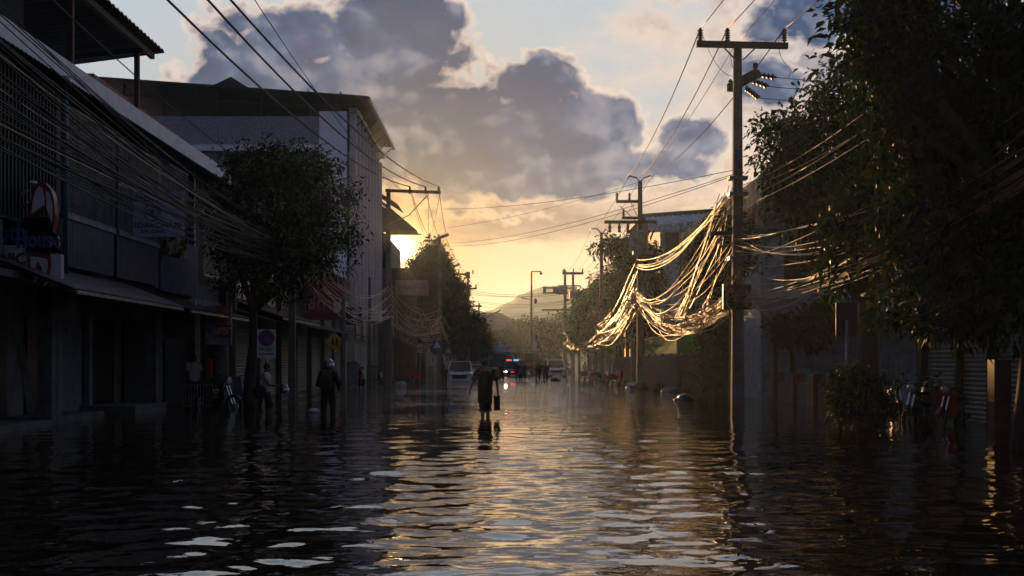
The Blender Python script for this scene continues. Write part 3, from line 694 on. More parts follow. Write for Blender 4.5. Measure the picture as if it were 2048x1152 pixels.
# green netting and sheet fence
t = thing('sheet_fence', 'corrugated sheet fence topped with green shade netting beyond the leaning pole', 'fence', (8, 60, 0))
MB().corr((8.0, 60, -.4), (0, 34, 0), (0, 0, 2.13), 120, .05, (-1, 0, 0)).build('sheet', mat('grey sheet', (.12, .11, .11), .5, col2=(.09, .05, .035), streak=.4), t)
MB().corr((8.0, 60, -.4), (5.5, 0, 0), (0, 0, 2.13), 24, .05, (0, -1, 0)).build('sheet', mat('grey sheet', (.1, .1, .1)), t)
MB().box(8.0, 8.03, 60.02, 74, 1.80, 2.66).build('netting', green_net, t)
MB().box(8.04, 13.5, 59.96, 59.99, 1.78, 2.64).build('netting', green_net, t)
MB().box(7.93, 8.07, 60, 74, 2.67, 2.72).build('top_rail', mat('pale wood', (.3, .24, .15), .8), t)
for y in np.linspace(60, 94, 12): MB().box(8.05, 8.15, y, y + .08, -.4, 2.7).build('post', dark_metal, t)

# low wall with tiled pillars
t = thing('low_wall', 'low garden wall with brown tiled pillars left of the round bush', 'wall', (9.6, 43, 0))
MB().box(9.75, 9.95, 36.2, 46.6, -.4, .62).build('wall_panel', plaster, t)
for y in (37.2, 40.2, 43.0, 46.2): MB().box(9.6, 10.0, y - .2, y + .2, -.4, 1.0).build('pillar', brown_pillar, t)
MB().box(9.7, 10.0, 36.2, 46.5, .622, .68).build('coping', brown_pillar, t)

# shutters and pillar, right foreground
t = thing('shutter_shop', 'shophouse with three grey roller shutters behind the parked motorbikes', 'shophouse', (10.8, 27, 0))
MB().box(10.95, 19, 25.0, 34.2, -.4, 5.2).build('wall', mat('shop wall', (.06, .055, .055), .8), t)
for a, b_ in ((26.9, 28.55), (28.75, 30.6), (30.8, 33.2)):
    roller(t, 10.94, a, b_, -.3, 2.9, shutter_m, -1)
for y in (26.8, 28.65, 30.7, 33.3): MB().box(10.78, 10.93, y - .08, y + .08, -.4, 2.95).build('shutter_rail', dark_metal, t)
MB().box(10.5, 10.94, 25.2, 34.0, 2.96, 3.3).build('lintel', concrete, t)
MB().box(9.4, 10.5, 24.6, 34.0, 3.1, 3.2).build('canopy', dark_metal, t)
o = MB().box(10.0, 10.35, 26.2, 26.6, -.4, 1.42).build('gate_pillar', brown_pillar, bevel=.015); tag(o, 'brown tiled gate pillar lit orange on its edge beside the shutters', 'pillar')
# nearer dark premises at the right edge
t = thing('dark_shop', 'dark unlit premises at the right edge behind the nearest tree', 'building', (12, 12, 0))
MB().box(11.6, 20, 8, 24.5, -.4, 6.5).build('wall', mat('dark right wall', (.03, .027, .027), .8), t)
roller(t, 11.58, 9, 16, 0, 2.8, dark_metal, -1); roller(t, 11.58, 17, 24, 0, 2.8, dark_metal, -1)
MB().box(10.2, 11.59, 8.2, 24.2, 3.2, 3.32).build('canopy', dark_metal, t)
for y in (8.1, 16.4, 24.3): MB().box(11.4, 11.59, y - .15, y + .15, -.4, 3.19).build('pilaster', concrete, t)
# far right shops behind trees
for a, b_, h, lab in ((100.3, 118, 6.5, 'dark shophouse behind the creeper covered trees on the right'), (118.3, 140, 6.0, 'low dark shophouse at the far right beyond the third pole'), (140.4, 170, 5.6, 'farthest low shophouse on the right behind the roadside trees')):
    shop('right_shophouse', lab, 10.8, a, b_, h, warm_wall, side=-1, group='far shophouses on the right')

# ------------------------------------------------------------ utility poles
def insulator(x, y, z, h=.38, r=.085, ax='Z'):
    pr = [(.03, 0)]
    n = 5
    for i in range(n):
        a = i / n * h * .85 + .04; pr += [(r * .5, a), (r, a + .012), (r * .9, a + .03), (r * .5, a + .045)]
    pr += [(r * .55, h * .93), (.04, h), (.01, h + .02)]
    m = MB(); m.lathe(pr, (x, y, z), n=8); return m
def pole(name, label, X, Y, top, w=.34, group='concrete utility poles', lean=0):
    t = thing(name, label, 'utility pole', (X, Y, -.4), group)
    MB().bar((X, Y, -.4), (X + lean, Y, top), w, w * .8, up=(0, 1, 0), w2=w * .62).build('shaft', pole_concrete, t, bevel=.02)
    return t
def arm(t, a, b, w=.12, m=wood, name='crossarm'): return MB().bar(a, b, w, w * 1.1).build(name, m, t)

# nearest pole on the right
Y1 = 38.7; S1 = Y1 / F
p = pole('utility_pole', 'tall nearest concrete pole with three pin crossarm and slanted arm beside the big right tree', 7.0, Y1, 11.05, .38)
za = Z3(92, Y1)
arm(p, (X3(1391, Y1), Y1 - .25, za), (X3(1572, Y1), Y1 - .25, za - .06), .16)
for px in (1398, 1452, 1565): insulator(X3(px, Y1), Y1 - .25, za + .05, .42, .095).build('insulator', ceramic, p)
for sx in (-1, 1): MB().bar((7.02 + sx * .55, Y1 - .3, za - .05), (7.0 + sx * .1, Y1 - .3, za - .5), .04).build('brace', galv, p)
MB().bar((X3(1460, Y1 + .9), Y1 + .9, Z3(176, Y1 + .9)), (X3(1513, Y1 - .9), Y1 - .9, Z3(147, Y1 - .9)), .2, .24).build('slanted_arm', wood, p)
insulator(X3(1461, Y1 + .7), Y1 + .7, Z3(172, Y1), .35, .085).build('insulator', ceramic, p)
insulator(X3(1511, Y1 - .8), Y1 - .8, Z3(152, Y1), .18, .085).build('insulator', ceramic, p)
CH = []
for (x0, y0, x1, y1) in ((1508, 148, 1553, 155), (1500, 160, 1537, 173), (1492, 176, 1518, 196)):
    m = MB(); a = Vector(P3(x0, y0, Y1 - .4)); b_ = Vector(P3(x1, y1, Y1 - .4))
    for k in range(5):
        c = a.lerp(b_, (k + .3) / 5.2); m.ell(c, (.055, .10, .10), 8, 5); m.ell(c + Vector((.05, 0, 0)), (.06, .04, .04), 6, 4)
    m.tube([a, b_], .025, 5); m.build('string_insulator', ceramic, p); CH.append(b_)
arm(p, (X3(1418, Y1), Y1 - .2, Z3(469, Y1)), (X3(1462, Y1), Y1 - .2, Z3(467, Y1)), .11)
for z in (Z3(360, Y1), Z3(392, Y1), Z3(590, Y1), Z3(520, Y1)): MB().box(6.72, 7.28, Y1 - .22, Y1 + .2, z, z + .1).build('clamp_band', galv, p)
MB().box(6.9, 7.1, Y1 - .235, Y1 - .2, 7.2, 7.75).build('number_plate', mat('faded blue plate', (.05, .07, .13), .6), p)
for z, h in ((.25, .55), (1.0, .5), (1.58, .3)): MB().box(6.84, 7.15, Y1 - .215, Y1 - .20, z, z + h).build('pasted_poster', mat('old paper', (.13, .14, .2), .8), p)
MB().tube([(6.74, Y1 - .1, .0), (6.75, Y1 - .1, 3.1)], .03, 8).build('conduit', galv, p)
MB().box(6.5, 7.35, Y1 - .38, Y1 - .24, 2.95, 3.7).build('splice_box', dark_metal, p)

# second pole with transformer
Y2 = 67.8; X2 = 7.1
p = pole('transformer_pole', 'second pole on the right with grey transformer and fuse arms', X2, Y2, 11.0, .36)
arm(p, (X3(1232, Y2), Y2, Z3(403, Y2)), (X2, Y2, Z3(403, Y2)), .13); arm(p, (X3(1244, Y2), Y2, Z3(436, Y2)), (X2, Y2, Z3(436, Y2)), .13)
arm(p, (X3(1208, Y2), Y2 - .2, Z3(445, Y2)), (X3(1312, Y2), Y2 - .2, Z3(445, Y2)), .15)
for px, py in ((1234, 401), (1259, 401), (1247, 434)): insulator(X3(px, Y2), Y2, Z3(py, Y2), .4, .09).build('insulator', ceramic, p)
for px in (1219, 1238, 1255):
    MB().lathe([(.03, 0), (.09, .05), (.06, .2), (.1, .25), (.06, .4), (.03, .5)], (X3(px, Y2), Y2 - .2, Z3(466, Y2)), n=8).build('fuse', ceramic, p)
MB().lathe([(.3, 0), (.46, .04), (.48, .1), (.48, .95), (.5, .98), (.5, 1.05), (.2, 1.12)], (X3(1279, Y2) - .1, Y2 - .62, Z3(506, Y2)), n=18).build('transformer', galv, p, smooth=False)
for px in (1264, 1272, 1290, 1298): MB().bar((X3(px, Y2), Y2 - .6, Z3(481, Y2)), (X3(px, Y2) + (.18 if px > 1280 else -.18), Y2 - .6, Z3(463, Y2)), .09).build('bushing', ceramic, p)
arm(p, (X3(1262, Y2), Y2 - .9, Z3(508, Y2)), (X3(1303, Y2), Y2 - .9, Z3(508, Y2)), .16, galv, 'platform_beam')
for a, b_ in (((1245, 470), (1263, 440)), ((1262, 405), (1276, 436)), ((1240, 412), (1275, 445))):
    MB().bar(P3(a[0], a[1], Y2), P3(b_[0], b_[1], Y2), .04).build('brace', galv, p)
for sx in (-1, 1):
    MB().tube([(X2, Y2, 10.9), (X2 + sx * .2, Y2, 11.15), (X2 + sx * .55, Y2, 11.25), (X2 + sx * .62, Y2, 11.1)], .045, 6).build('hook', galv, p)
MB().box(X2 - .17, X2 + .15, Y2 - .165, Y2 - .15, .3, 1.5).build('pasted_poster', MATS['old paper'], p)

Y3_ = 95.2
p = pole('utility_pole', 'third pole on the right with hooked top above the creeper covered tree', 7.1, Y3_, 11.0, .36)
MB().tube([(7.1, Y3_, 10.9), (6.8, Y3_, 11.3), (6.3, Y3_, 11.3)], .06, 6).build('hook', galv, p)
MB().tube([(7.1, Y3_, 10.9), (7.45, Y3_, 11.3), (7.6, Y3_, 11.1)], .06, 6).build('hook', galv, p)
def crossarm_set(p, X, Y, z, x0, x1, n=3, up=True, m=wood):
    arm(p, (X + x0, Y - .2, z), (X + x1, Y - .2, z), .14, m)
    for i in range(n): insulator(X + x0 + .1 + (x1 - x0 - .2) * i / max(1, n - 1), Y - .2, z + .05, .4, .09).build('insulator', ceramic, p)
p = pole('utility_pole', 'far right pole in front of the hill carrying a horizontal grey tank', X3(1130, 131), 131, Z3(540, 131), .42)
XX4 = X3(1130, 131); crossarm_set(p, XX4, 131, Z3(546, 131), -.2, 1.9)
crossarm_set(p, XX4, 131, Z3(576, 131), -2.3, 1.2, 0); crossarm_set(p, XX4, 131, Z3(586, 131), -2.3, .3, 0); crossarm_set(p, XX4, 131, Z3(620, 131), -2.4, .8, 0)
MB().lathe([(.1, -.6), (.42, -.55), (.45, 0), (.42, .55), (.1, .6)], (XX4 - .35, 131, Z3(580, 131)), axis='X', n=12).build('transformer', galv, p)
for dx in (-2.1, -1.1): MB().box(XX4 + dx - .15, XX4 + dx + .15, 130.8, 131.1, Z3(588, 131), Z3(574, 131)).build('fuse', ceramic, p)
MB().tube([(XX4, 131, 3.6), (XX4 - .9, 130.9, 4.2), (XX4 - 1.15, 130.9, 5.4), (XX4 - .5, 130.9, 6.1), (XX4, 131, 5.4)], .05, 6).build('cable_loop', cable_m, p)
p = pole('utility_pole', 'far right pole standing just behind the tank pole with stacked short arms', X3(1146, 140), 140, Z3(544, 140), .42)
crossarm_set(p, X3(1146, 140), 140, Z3(548, 140), -1.2, 1.1, 2); crossarm_set(p, X3(1146, 140), 140, Z3(572, 140), -1.6, .8, 0); crossarm_set(p, X3(1146, 140), 140, Z3(584, 140), .2, 1.2, 2)
MB().box(X3(1146, 140) - .4, X3(1146, 140) + .4, 139.5, 140.2, Z3(598, 140), Z3(582, 140)).build('transformer', galv, p)
p = pole('utility_pole', 'slim pole at the far right edge of the hill between two trees', X3(1158, 160), 160, Z3(578, 160), .35)
crossarm_set(p, X3(1158, 160), 160, Z3(585, 160), -.8, .9, 2)

# lamp mast at the far street end
t = thing('lamp_mast', 'tall thin lamp mast at the far street end with one arm to the right', 'street lamp', (X3(1063, 150), 150, -.4))
xm = X3(1063, 150)
MB().tube([(xm, 150, -.4), (xm, 150, Z3(600, 150)), (xm, 150, Z3(543, 150))], [.22, .13, .09], 8).build('mast', galv, t)
MB().tube([(xm, 150, Z3(543, 150)), (X3(1083, 150), 150, Z3(543, 150))], .07, 6).build('arm', galv, t)
MB().lathe([(.05, 0), (.18, -.1), (.14, -.3), (.02, -.34)], (X3(1082, 150), 150, Z3(544, 150)), n=8).build('lamp_head', dark_metal, t)
MB().bar((X3(1042, 150), 150, Z3(596, 150)), (xm, 150, Z3(599, 150)), .1).build('side_arm', galv, t)
MB().ell((X3(1071, 150), 150, Z3(602, 150)), (.2, .15, .35)).build('camera_box', dark_metal, t)
MB().box(X3(1064, 150), X3(1073, 150), 149.7, 149.9, Z3(702, 150), Z3(684, 150)).build('sign_plate', sign_white, t)

# left poles
YL = 71; xl = X3(777, YL)
p = pole('utility_pole', 'left pole crossing the sun with a long three pin arm reaching over the street', xl, YL, 11.0, .36, group='concrete utility poles')
arm(p, (xl - .15, YL - .22, Z3(382, YL)), (X3(882, YL), YL - .22, Z3(386, YL)), .15)
for px in (820, 851, 878): insulator(X3(px, YL), YL - .22, Z3(389, YL), .42, .1).build('insulator', ceramic, p)
MB().bar((X3(820, YL), YL - .25, Z3(430, YL)), (X3(855, YL), YL - .25, Z3(392, YL)), .05).build('brace', galv, p)
MB().bar((xl, YL - .25, Z3(450, YL)), (X3(822, YL), YL - .25, Z3(430, YL)), .05).build('brace', galv, p)
YM = 97; xm2 = X3(879, YM)
p = pole('utility_pole', 'left pole just right of the sun among leaves with tube lamps on arms', xm2, YM, Z3(474, YM), .36)
for py, a, b_ in ((482, 848, 882), (521, 868, 896), (534, 864, 892)): arm(p, (X3(a, YM), YM - .2, Z3(py, YM)), (X3(b_, YM), YM - .2, Z3(py, YM)), .13)
MB().box(X3(868, YM), X3(890, YM), YM - .5, YM - .2, Z3(540, YM), Z3(530, YM)).build('junction_box', dark_metal, p)
for px, py in ((860, 476), (878, 478), (874, 515), (890, 515)): insulator(X3(px, YM), YM - .2, Z3(py, YM), .35, .09).build('insulator', ceramic, p)
def tube_lamp(lab, a, b_):
    t = thing('tube_lamp', lab, 'street lamp', a, 'tube street lamps on arms')
    a = Vector(a); b_ = Vector(b_); c = a.lerp(b_, .35)
    MB().tube([a, c], .04, 6).build('arm', galv, t); MB().tube([c, c.lerp(b_, .05), b_ - (b_ - c) * .04, b_], [.06, .13, .13, .05], 8).build('lamp_head', mat('lamp shell', (.4, .38, .36), .4), t)
tube_lamp('upper street lamp tube pointing right just beside the sun', P3(862, 482, YM - .3), P3(896, 469, YM - 2.5))
tube_lamp('second street lamp tube lower and farther right than the one beside the sun', P3(890, 541, 120), P3(919, 528, 117.5))
YH = 140
for px, lab in ((909, 'left leg pole of the far twin pole frame on the left'), (936, 'right leg pole of the far twin pole frame on the left')):
    p = pole('utility_pole', lab, X3(px, YH), YH, Z3(546, YH), .42)
    if px == 909: arm(p, (X3(884, YH), YH - .3, Z3(549, YH)), (X3(939, YH), YH - .3, Z3(549, YH)), .2)
    else:
        arm(p, (X3(915, YH), YH - .3, Z3(580, YH)), (X3(954, YH), YH - .3, Z3(577, YH)), .18)
        MB().box(X3(932, YH), X3(940, YH), YH - .4, YH + .2, Z3(556, YH), Z3(544, YH)).build('top_block', ceramic, p)
    for q in ((918, 946) if px == 909 else (940, 952)): insulator(X3(q, YH), YH - .3, Z3(549 if px == 909 else 578, YH), .5, .11).build('insulator', ceramic, p)
p = pole('utility_pole', 'slim far left pole with an arm pointing over the far street', X3(958, 175), 175, Z3(606, 175), .35)
arm(p, (X3(938, 175), 175, Z3(612, 175)), (X3(964, 175), 175, Z3(612, 175)), .16)
arm(p, (X3(965, 175), 175, Z3(640, 175)), (X3(1002, 175), 174, Z3(620, 175)), .14, galv)
p = pole('short_pole', 'thin pole in front of the shutters below the poster of a hand', X3(739, 69.6), 69.6, 6.0, .2, 'thin short poles')
p = pole('short_pole', 'thin pole between the sunlit shops and the parked pickup', X3(778, 90), 90, 6.4, .16, 'thin short poles')
p = pole('short_pole', 'low pole hidden in the street tree where the cables meet', -6.85, 41, 6.4, .26, 'thin short poles')
p = pole('short_pole', 'pole hidden in the nearest tree where the golden cables end', 7.95, 12.9, 7.4, .24, 'thin short poles')
p = pole('short_pole', 'pale post directly behind the standing man with the helmet', X3(687, 35.5), 35.5, 3.2, .14, 'thin short poles')
for i, (px, Yp, zt) in enumerate(((1214, 92, 3.4), (1181, 104, 4.0), (1160, 112, 3.2), (1265, 74, 2.6))):
    pole('roadside_post', ('thin grey post beyond the transformer pole', 'post with a small hanging board under the cable ends on the right', 'farthest thin post at the right roadside', 'thin post between the netting fence and transformer pole')[i], X3(px, Yp), Yp, zt, .13, 'thin posts along the right roadside')

# ------------------------------------------------------------ wires
R = random.Random(11)
def wire(a, b_, sag, r=.014, m=cable_m, n=26, wob=0.0, name='cable', label=None, group=None, cat='cable'):
    a = Vector(a); b_ = Vector(b_); pts = []
    ph = R.uniform(0, 6.28); ph2 = R.uniform(0, 6.28)
    for i in range(n + 1):
        u = i / n; p = a.lerp(b_, u); e = math.sin(math.pi * u)
        p.z -= 4 * sag * u * (1 - u); p.z += wob * e * math.sin(7 * u + ph); p.x += wob * 1.3 * e * math.sin(5 * u + ph2)
        pts.append(p)
    o = MB().tube(pts, r, 5).build(name, m, smooth=True)
    return tag(o, label, cat, group)
LP_ = 'black power line running over the left side of the street to the pole at the sun'
# left high lines
for i, (x0, px, z0, s) in enumerate(((-8.0, 820, 10.0, 1.5), (-7.4, 851, 10.4, 1.6), (-7.1, 878, 10.3, 1.45))):
    wire((x0, 8, z0), (X3(px, YL), YL - .2, Z3(374, YL)), s, .030, label=('lowest thick power line sweeping from top left to the crossarm pin nearest the sun', 'middle thick power line from top left to the middle crossarm pin', 'upper thick power line from top left to the outermost crossarm pin')[i], name='power_line', cat='power line', group='left high voltage lines')
    wire((X3(px, YL), YL - .2, Z3(374, YL)), (X3((862, 880, 893)[i], YM), YM, Z3(478, YM) + .4 * (i == 2)), .4, .02, label='short drooping power line between the sun pole and the leafy lamp pole', name='power_line', cat='power line', group='left lines beyond the sun pole')
    wire((X3((862, 880, 893)[i], YM), YM, Z3(478, YM)), (X3((890, 918, 938)[i], YH), YH - .3, Z3(546, YH)), .6, .02, label='far power line between the lamp pole and the twin pole frame', name='power_line', cat='power line', group='left lines near the twin poles')
wire((-6.2, 8, 11.4), (X3(800, YL), YL, 11.0), 1.2, .013, label='single thin wire crossing the cloud left of the thick power lines', name='power_line', cat='power line')
wire((-8.7, 14, 9.1), (-8.6, 46, 8.0), .5, .014, label='lone straight wire crossing in front of the terrace roof', name='power_line', cat='power line')
for px in (822, 857, 880): wire((X3(px, YL), YL - .2, Z3(388, YL)), (X3(856 + (px - 850) * .2, YL + 8), YL + 8, Z3(476, YL + 8)), .1, .012, label='thin drop wire hanging from the crossarm over the street', name='drop_wire', group='drop wires at the sun pole', cat='cable')
# left communication cables
LC = 'dark communication cable sagging across the left shophouse fronts'
for i in range(34):
    u = R.random(); thick = R.random() < .35
    zt = 4.5 + 3.1 * (i / 33) + R.uniform(-.15, .15); zf = 4.45 + .9 * R.random()
    if i > 26: zt = R.uniform(5.0, 6.0)
    wire((-6.75 + R.uniform(-.35, .35), 8.5, zt + .1), (-6.85 + R.uniform(-.15, .15), 41, zf), R.uniform(.35, 1.0), R.choice((.007, .009, .010, .012)) * (2.1 if thick else 1.1), label=LC, group='cables across the left shophouse fronts', wob=.03, m=cable_m if R.random() < .93 else cable_pale)
for i in range(3):
    wire((-7.6 - i * .25, 12, 7.3 + .35 * i), (-7.2, 41, 5.6 - .1 * i), .5, .011, label='thin cable descending high along the white fascia into the street tree', group='cables along the white fascia')
for i in range(16):
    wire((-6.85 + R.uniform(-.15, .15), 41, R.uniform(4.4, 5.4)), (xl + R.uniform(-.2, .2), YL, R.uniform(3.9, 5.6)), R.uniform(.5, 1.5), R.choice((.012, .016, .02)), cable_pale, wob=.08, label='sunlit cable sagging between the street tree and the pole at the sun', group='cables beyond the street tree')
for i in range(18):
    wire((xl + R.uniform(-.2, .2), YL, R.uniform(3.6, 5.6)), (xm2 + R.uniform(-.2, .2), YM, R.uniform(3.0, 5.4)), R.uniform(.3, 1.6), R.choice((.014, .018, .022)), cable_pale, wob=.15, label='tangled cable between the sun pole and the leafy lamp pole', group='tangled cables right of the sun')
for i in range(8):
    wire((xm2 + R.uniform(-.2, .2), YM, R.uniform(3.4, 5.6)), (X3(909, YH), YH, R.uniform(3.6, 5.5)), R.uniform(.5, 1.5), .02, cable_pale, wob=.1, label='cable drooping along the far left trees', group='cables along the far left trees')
# right high lines
N1 = [(X3(px, Y1), Y1 - .25, za + .45) for px in (1398, 1452, 1565)]
for i, (a, x1) in enumerate(zip(N1, (6.2, 7.2, 8.9))):
    wire(a, (x1, 6, 11.3), (.5, .5, .6)[i], .016, label=('power line leaving the left pin of the nearest pole toward the viewer', 'power line leaving the middle pin of the nearest pole toward the viewer', 'power line leaving the right pin of the nearest pole toward the viewer')[i], name='power_line', cat='power line', group='high lines of the right poles')
    b_ = ((X2 - .6, Y2, 11.25), (X2 + .1, Y2, 11.3), (X2 + .6, Y2, 11.2))[i]
    wire(a, b_, (.45, .5, .55)[i], .019, label=('steep power line from the left pin of the nearest pole to the transformer pole', 'steep power line from the middle pin down to the transformer pole', 'steep power line from the right pin passing behind the nearest pole')[i], name='power_line', cat='power line', group='high lines of the right poles')
    wire(b_, ((6.3, 7.1, 7.6)[i], Y3_, 11.2), .4, .014, label='power line between the transformer pole and the third pole', name='power_line', cat='power line', group='lines to the third right pole')
    wire(((6.3, 7.1, 7.6)[i], Y3_, 11.2), (XX4 + (0, .9, 1.8)[i], 131, Z3(545, 131)), .6, .014, label='power line between the third right pole and the far tank pole', name='power_line', cat='power line', group='lines to the far right poles')
wire((7.05, Y1, 11.1), (7.6, 6, 11.6), .4, .010, label='thin earth wire rising from the top of the nearest pole', name='power_line', cat='power line')
wire((6.95, Y1, 11.0), (X2, Y2, 10.9), .3, .010, label='thin earth wire between the nearest pole and the transformer pole', name='power_line', cat='power line')
for i, c in enumerate(CH): wire(c, (c.x + 13, c.y + 1.5, c.z + .1), .25, .012, label=('upper', 'middle', 'lower')[i] + ' thin line running right from the string insulators into the big tree', name='power_line', cat='power line', group='side lines into the big tree')
wire(N1[2], (N1[2][0] + .1, Y1 - .4, CH[0].z), 0, .008, n=8, wob=.2, label='jumper wire looping from the right pin to the string insulators', name='jumper_wire', group='jumper wires on the nearest pole')
wire(N1[0], (6.85, Y1, Z3(152, Y1)), .35, .008, n=12, label='jumper wire curving from the left pin to the pole', name='jumper_wire', group='jumper wires on the nearest pole')
wire(N1[1], (6.9, Y1, Z3(140, Y1)), .25, .008, n=12, label='jumper wire curving from the middle pin to the pole', name='jumper_wire', group='jumper wires on the nearest pole')
# lines crossing the sky from left to right
for i, (a, Ya, b_, Yb, s) in enumerate((((885, 418), YL, (1468, 340), Y1, .3), ((892, 486), YM, (1468, 348), Y1, .5), ((892, 492), YM, (1466, 352), Y1, .6), ((895, 455), 99, (1276, 365), Y2, .3))):
    wire(P3(a[0], a[1], Ya), P3(b_[0], b_[1], Yb), s, .011, label=('topmost', 'second', 'third', 'short steep')[i] + ' faint wire crossing the sky over the street', name='crossing_wire', group='wires crossing over the street')
for i in range(11):
    y = 575 + i * 7 + R.uniform(-3, 3)
    wire(P3(938, y + 2, YH + i * 3), P3(1146, y - 3 + R.uniform(-3, 3), 140 + i * 3), R.uniform(.2, .7), .02, label='thin wire crossing the street in front of the hill', name='crossing_wire', group='wires crossing before the hill')
# right tangle
RG = 'golden lit cables between the nearest pole and transformer pole'
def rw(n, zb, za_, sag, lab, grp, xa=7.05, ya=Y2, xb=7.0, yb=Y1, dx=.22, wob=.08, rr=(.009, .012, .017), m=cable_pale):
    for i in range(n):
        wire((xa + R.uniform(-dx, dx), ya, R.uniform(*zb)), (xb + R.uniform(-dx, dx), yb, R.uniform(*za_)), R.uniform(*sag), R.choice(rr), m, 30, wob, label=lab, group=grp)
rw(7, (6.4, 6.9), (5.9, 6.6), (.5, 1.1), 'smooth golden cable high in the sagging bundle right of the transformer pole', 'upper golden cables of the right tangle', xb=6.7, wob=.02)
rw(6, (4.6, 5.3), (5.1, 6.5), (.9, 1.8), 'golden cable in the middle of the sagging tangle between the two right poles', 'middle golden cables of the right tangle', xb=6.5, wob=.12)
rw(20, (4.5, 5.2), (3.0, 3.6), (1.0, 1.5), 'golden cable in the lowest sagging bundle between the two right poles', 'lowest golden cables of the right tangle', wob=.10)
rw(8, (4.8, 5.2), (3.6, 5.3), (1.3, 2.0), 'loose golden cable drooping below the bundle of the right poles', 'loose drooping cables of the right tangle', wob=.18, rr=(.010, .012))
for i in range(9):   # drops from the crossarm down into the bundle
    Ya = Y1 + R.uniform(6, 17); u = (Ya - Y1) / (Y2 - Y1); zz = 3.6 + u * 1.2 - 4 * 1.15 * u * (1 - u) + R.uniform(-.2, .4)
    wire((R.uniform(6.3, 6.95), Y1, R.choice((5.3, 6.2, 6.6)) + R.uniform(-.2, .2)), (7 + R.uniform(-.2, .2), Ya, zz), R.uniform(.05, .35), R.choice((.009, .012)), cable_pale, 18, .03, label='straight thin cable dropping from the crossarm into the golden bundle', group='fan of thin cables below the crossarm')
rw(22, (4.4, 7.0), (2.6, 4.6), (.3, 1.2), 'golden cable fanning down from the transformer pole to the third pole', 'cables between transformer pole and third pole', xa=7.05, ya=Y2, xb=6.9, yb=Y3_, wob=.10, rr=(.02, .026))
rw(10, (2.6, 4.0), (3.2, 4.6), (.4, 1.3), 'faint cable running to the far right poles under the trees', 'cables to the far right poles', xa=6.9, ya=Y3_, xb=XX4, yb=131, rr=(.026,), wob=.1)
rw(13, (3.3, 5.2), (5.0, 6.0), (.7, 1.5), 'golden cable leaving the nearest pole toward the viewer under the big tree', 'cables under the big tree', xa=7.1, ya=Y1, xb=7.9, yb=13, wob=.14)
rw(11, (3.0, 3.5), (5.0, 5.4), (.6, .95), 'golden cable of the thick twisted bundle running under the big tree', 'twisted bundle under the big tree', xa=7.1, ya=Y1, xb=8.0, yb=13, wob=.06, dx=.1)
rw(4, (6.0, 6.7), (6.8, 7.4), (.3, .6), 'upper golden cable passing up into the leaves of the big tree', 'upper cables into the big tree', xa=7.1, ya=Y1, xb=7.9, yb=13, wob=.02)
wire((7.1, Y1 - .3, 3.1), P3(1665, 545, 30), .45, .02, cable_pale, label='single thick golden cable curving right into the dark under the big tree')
def coil(c, r, turns, lab, grp, rr=.012, seed=0):
    q = random.Random(seed); pts = []
    for i in range(turns * 14):
        a = i / 14 * 2 * math.pi; k = r * (1 + .22 * math.sin(i * .37 + seed)) 
        pts.append((c[0] + .12 * math.sin(i * .21 + seed), c[1] + k * math.cos(a) * 1.1, c[2] + k * 1.25 * math.sin(a) + .15 * math.sin(i * .13)))
    pts = [(p[0] + (p[1] - c[1]) * .75, c[1] + (p[1] - c[1]) * .6, p[2]) for p in pts]
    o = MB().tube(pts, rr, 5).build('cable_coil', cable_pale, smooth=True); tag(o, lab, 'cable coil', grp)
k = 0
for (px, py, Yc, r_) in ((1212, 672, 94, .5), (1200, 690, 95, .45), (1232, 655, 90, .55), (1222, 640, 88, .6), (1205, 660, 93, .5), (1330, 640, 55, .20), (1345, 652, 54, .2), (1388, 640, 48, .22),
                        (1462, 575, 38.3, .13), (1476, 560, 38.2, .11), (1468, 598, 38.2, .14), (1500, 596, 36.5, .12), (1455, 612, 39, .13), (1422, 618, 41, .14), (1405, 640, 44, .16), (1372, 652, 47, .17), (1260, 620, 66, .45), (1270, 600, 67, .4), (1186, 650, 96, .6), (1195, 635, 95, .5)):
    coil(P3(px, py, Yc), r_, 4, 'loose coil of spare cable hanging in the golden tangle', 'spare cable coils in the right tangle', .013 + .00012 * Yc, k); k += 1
for (px, py, Yc, r_) in ((830, 640, 80, .5), (848, 655, 85, .5), (866, 648, 88, .5), (776, 600, 72, .4), (812, 665, 78, .4), (700, 560, 60, .4)):
    coil(P3(px, py, Yc), r_, 3, 'loose coil of spare cable hanging right of the sun pole', 'spare cable coils on the left', .02, k); k += 1

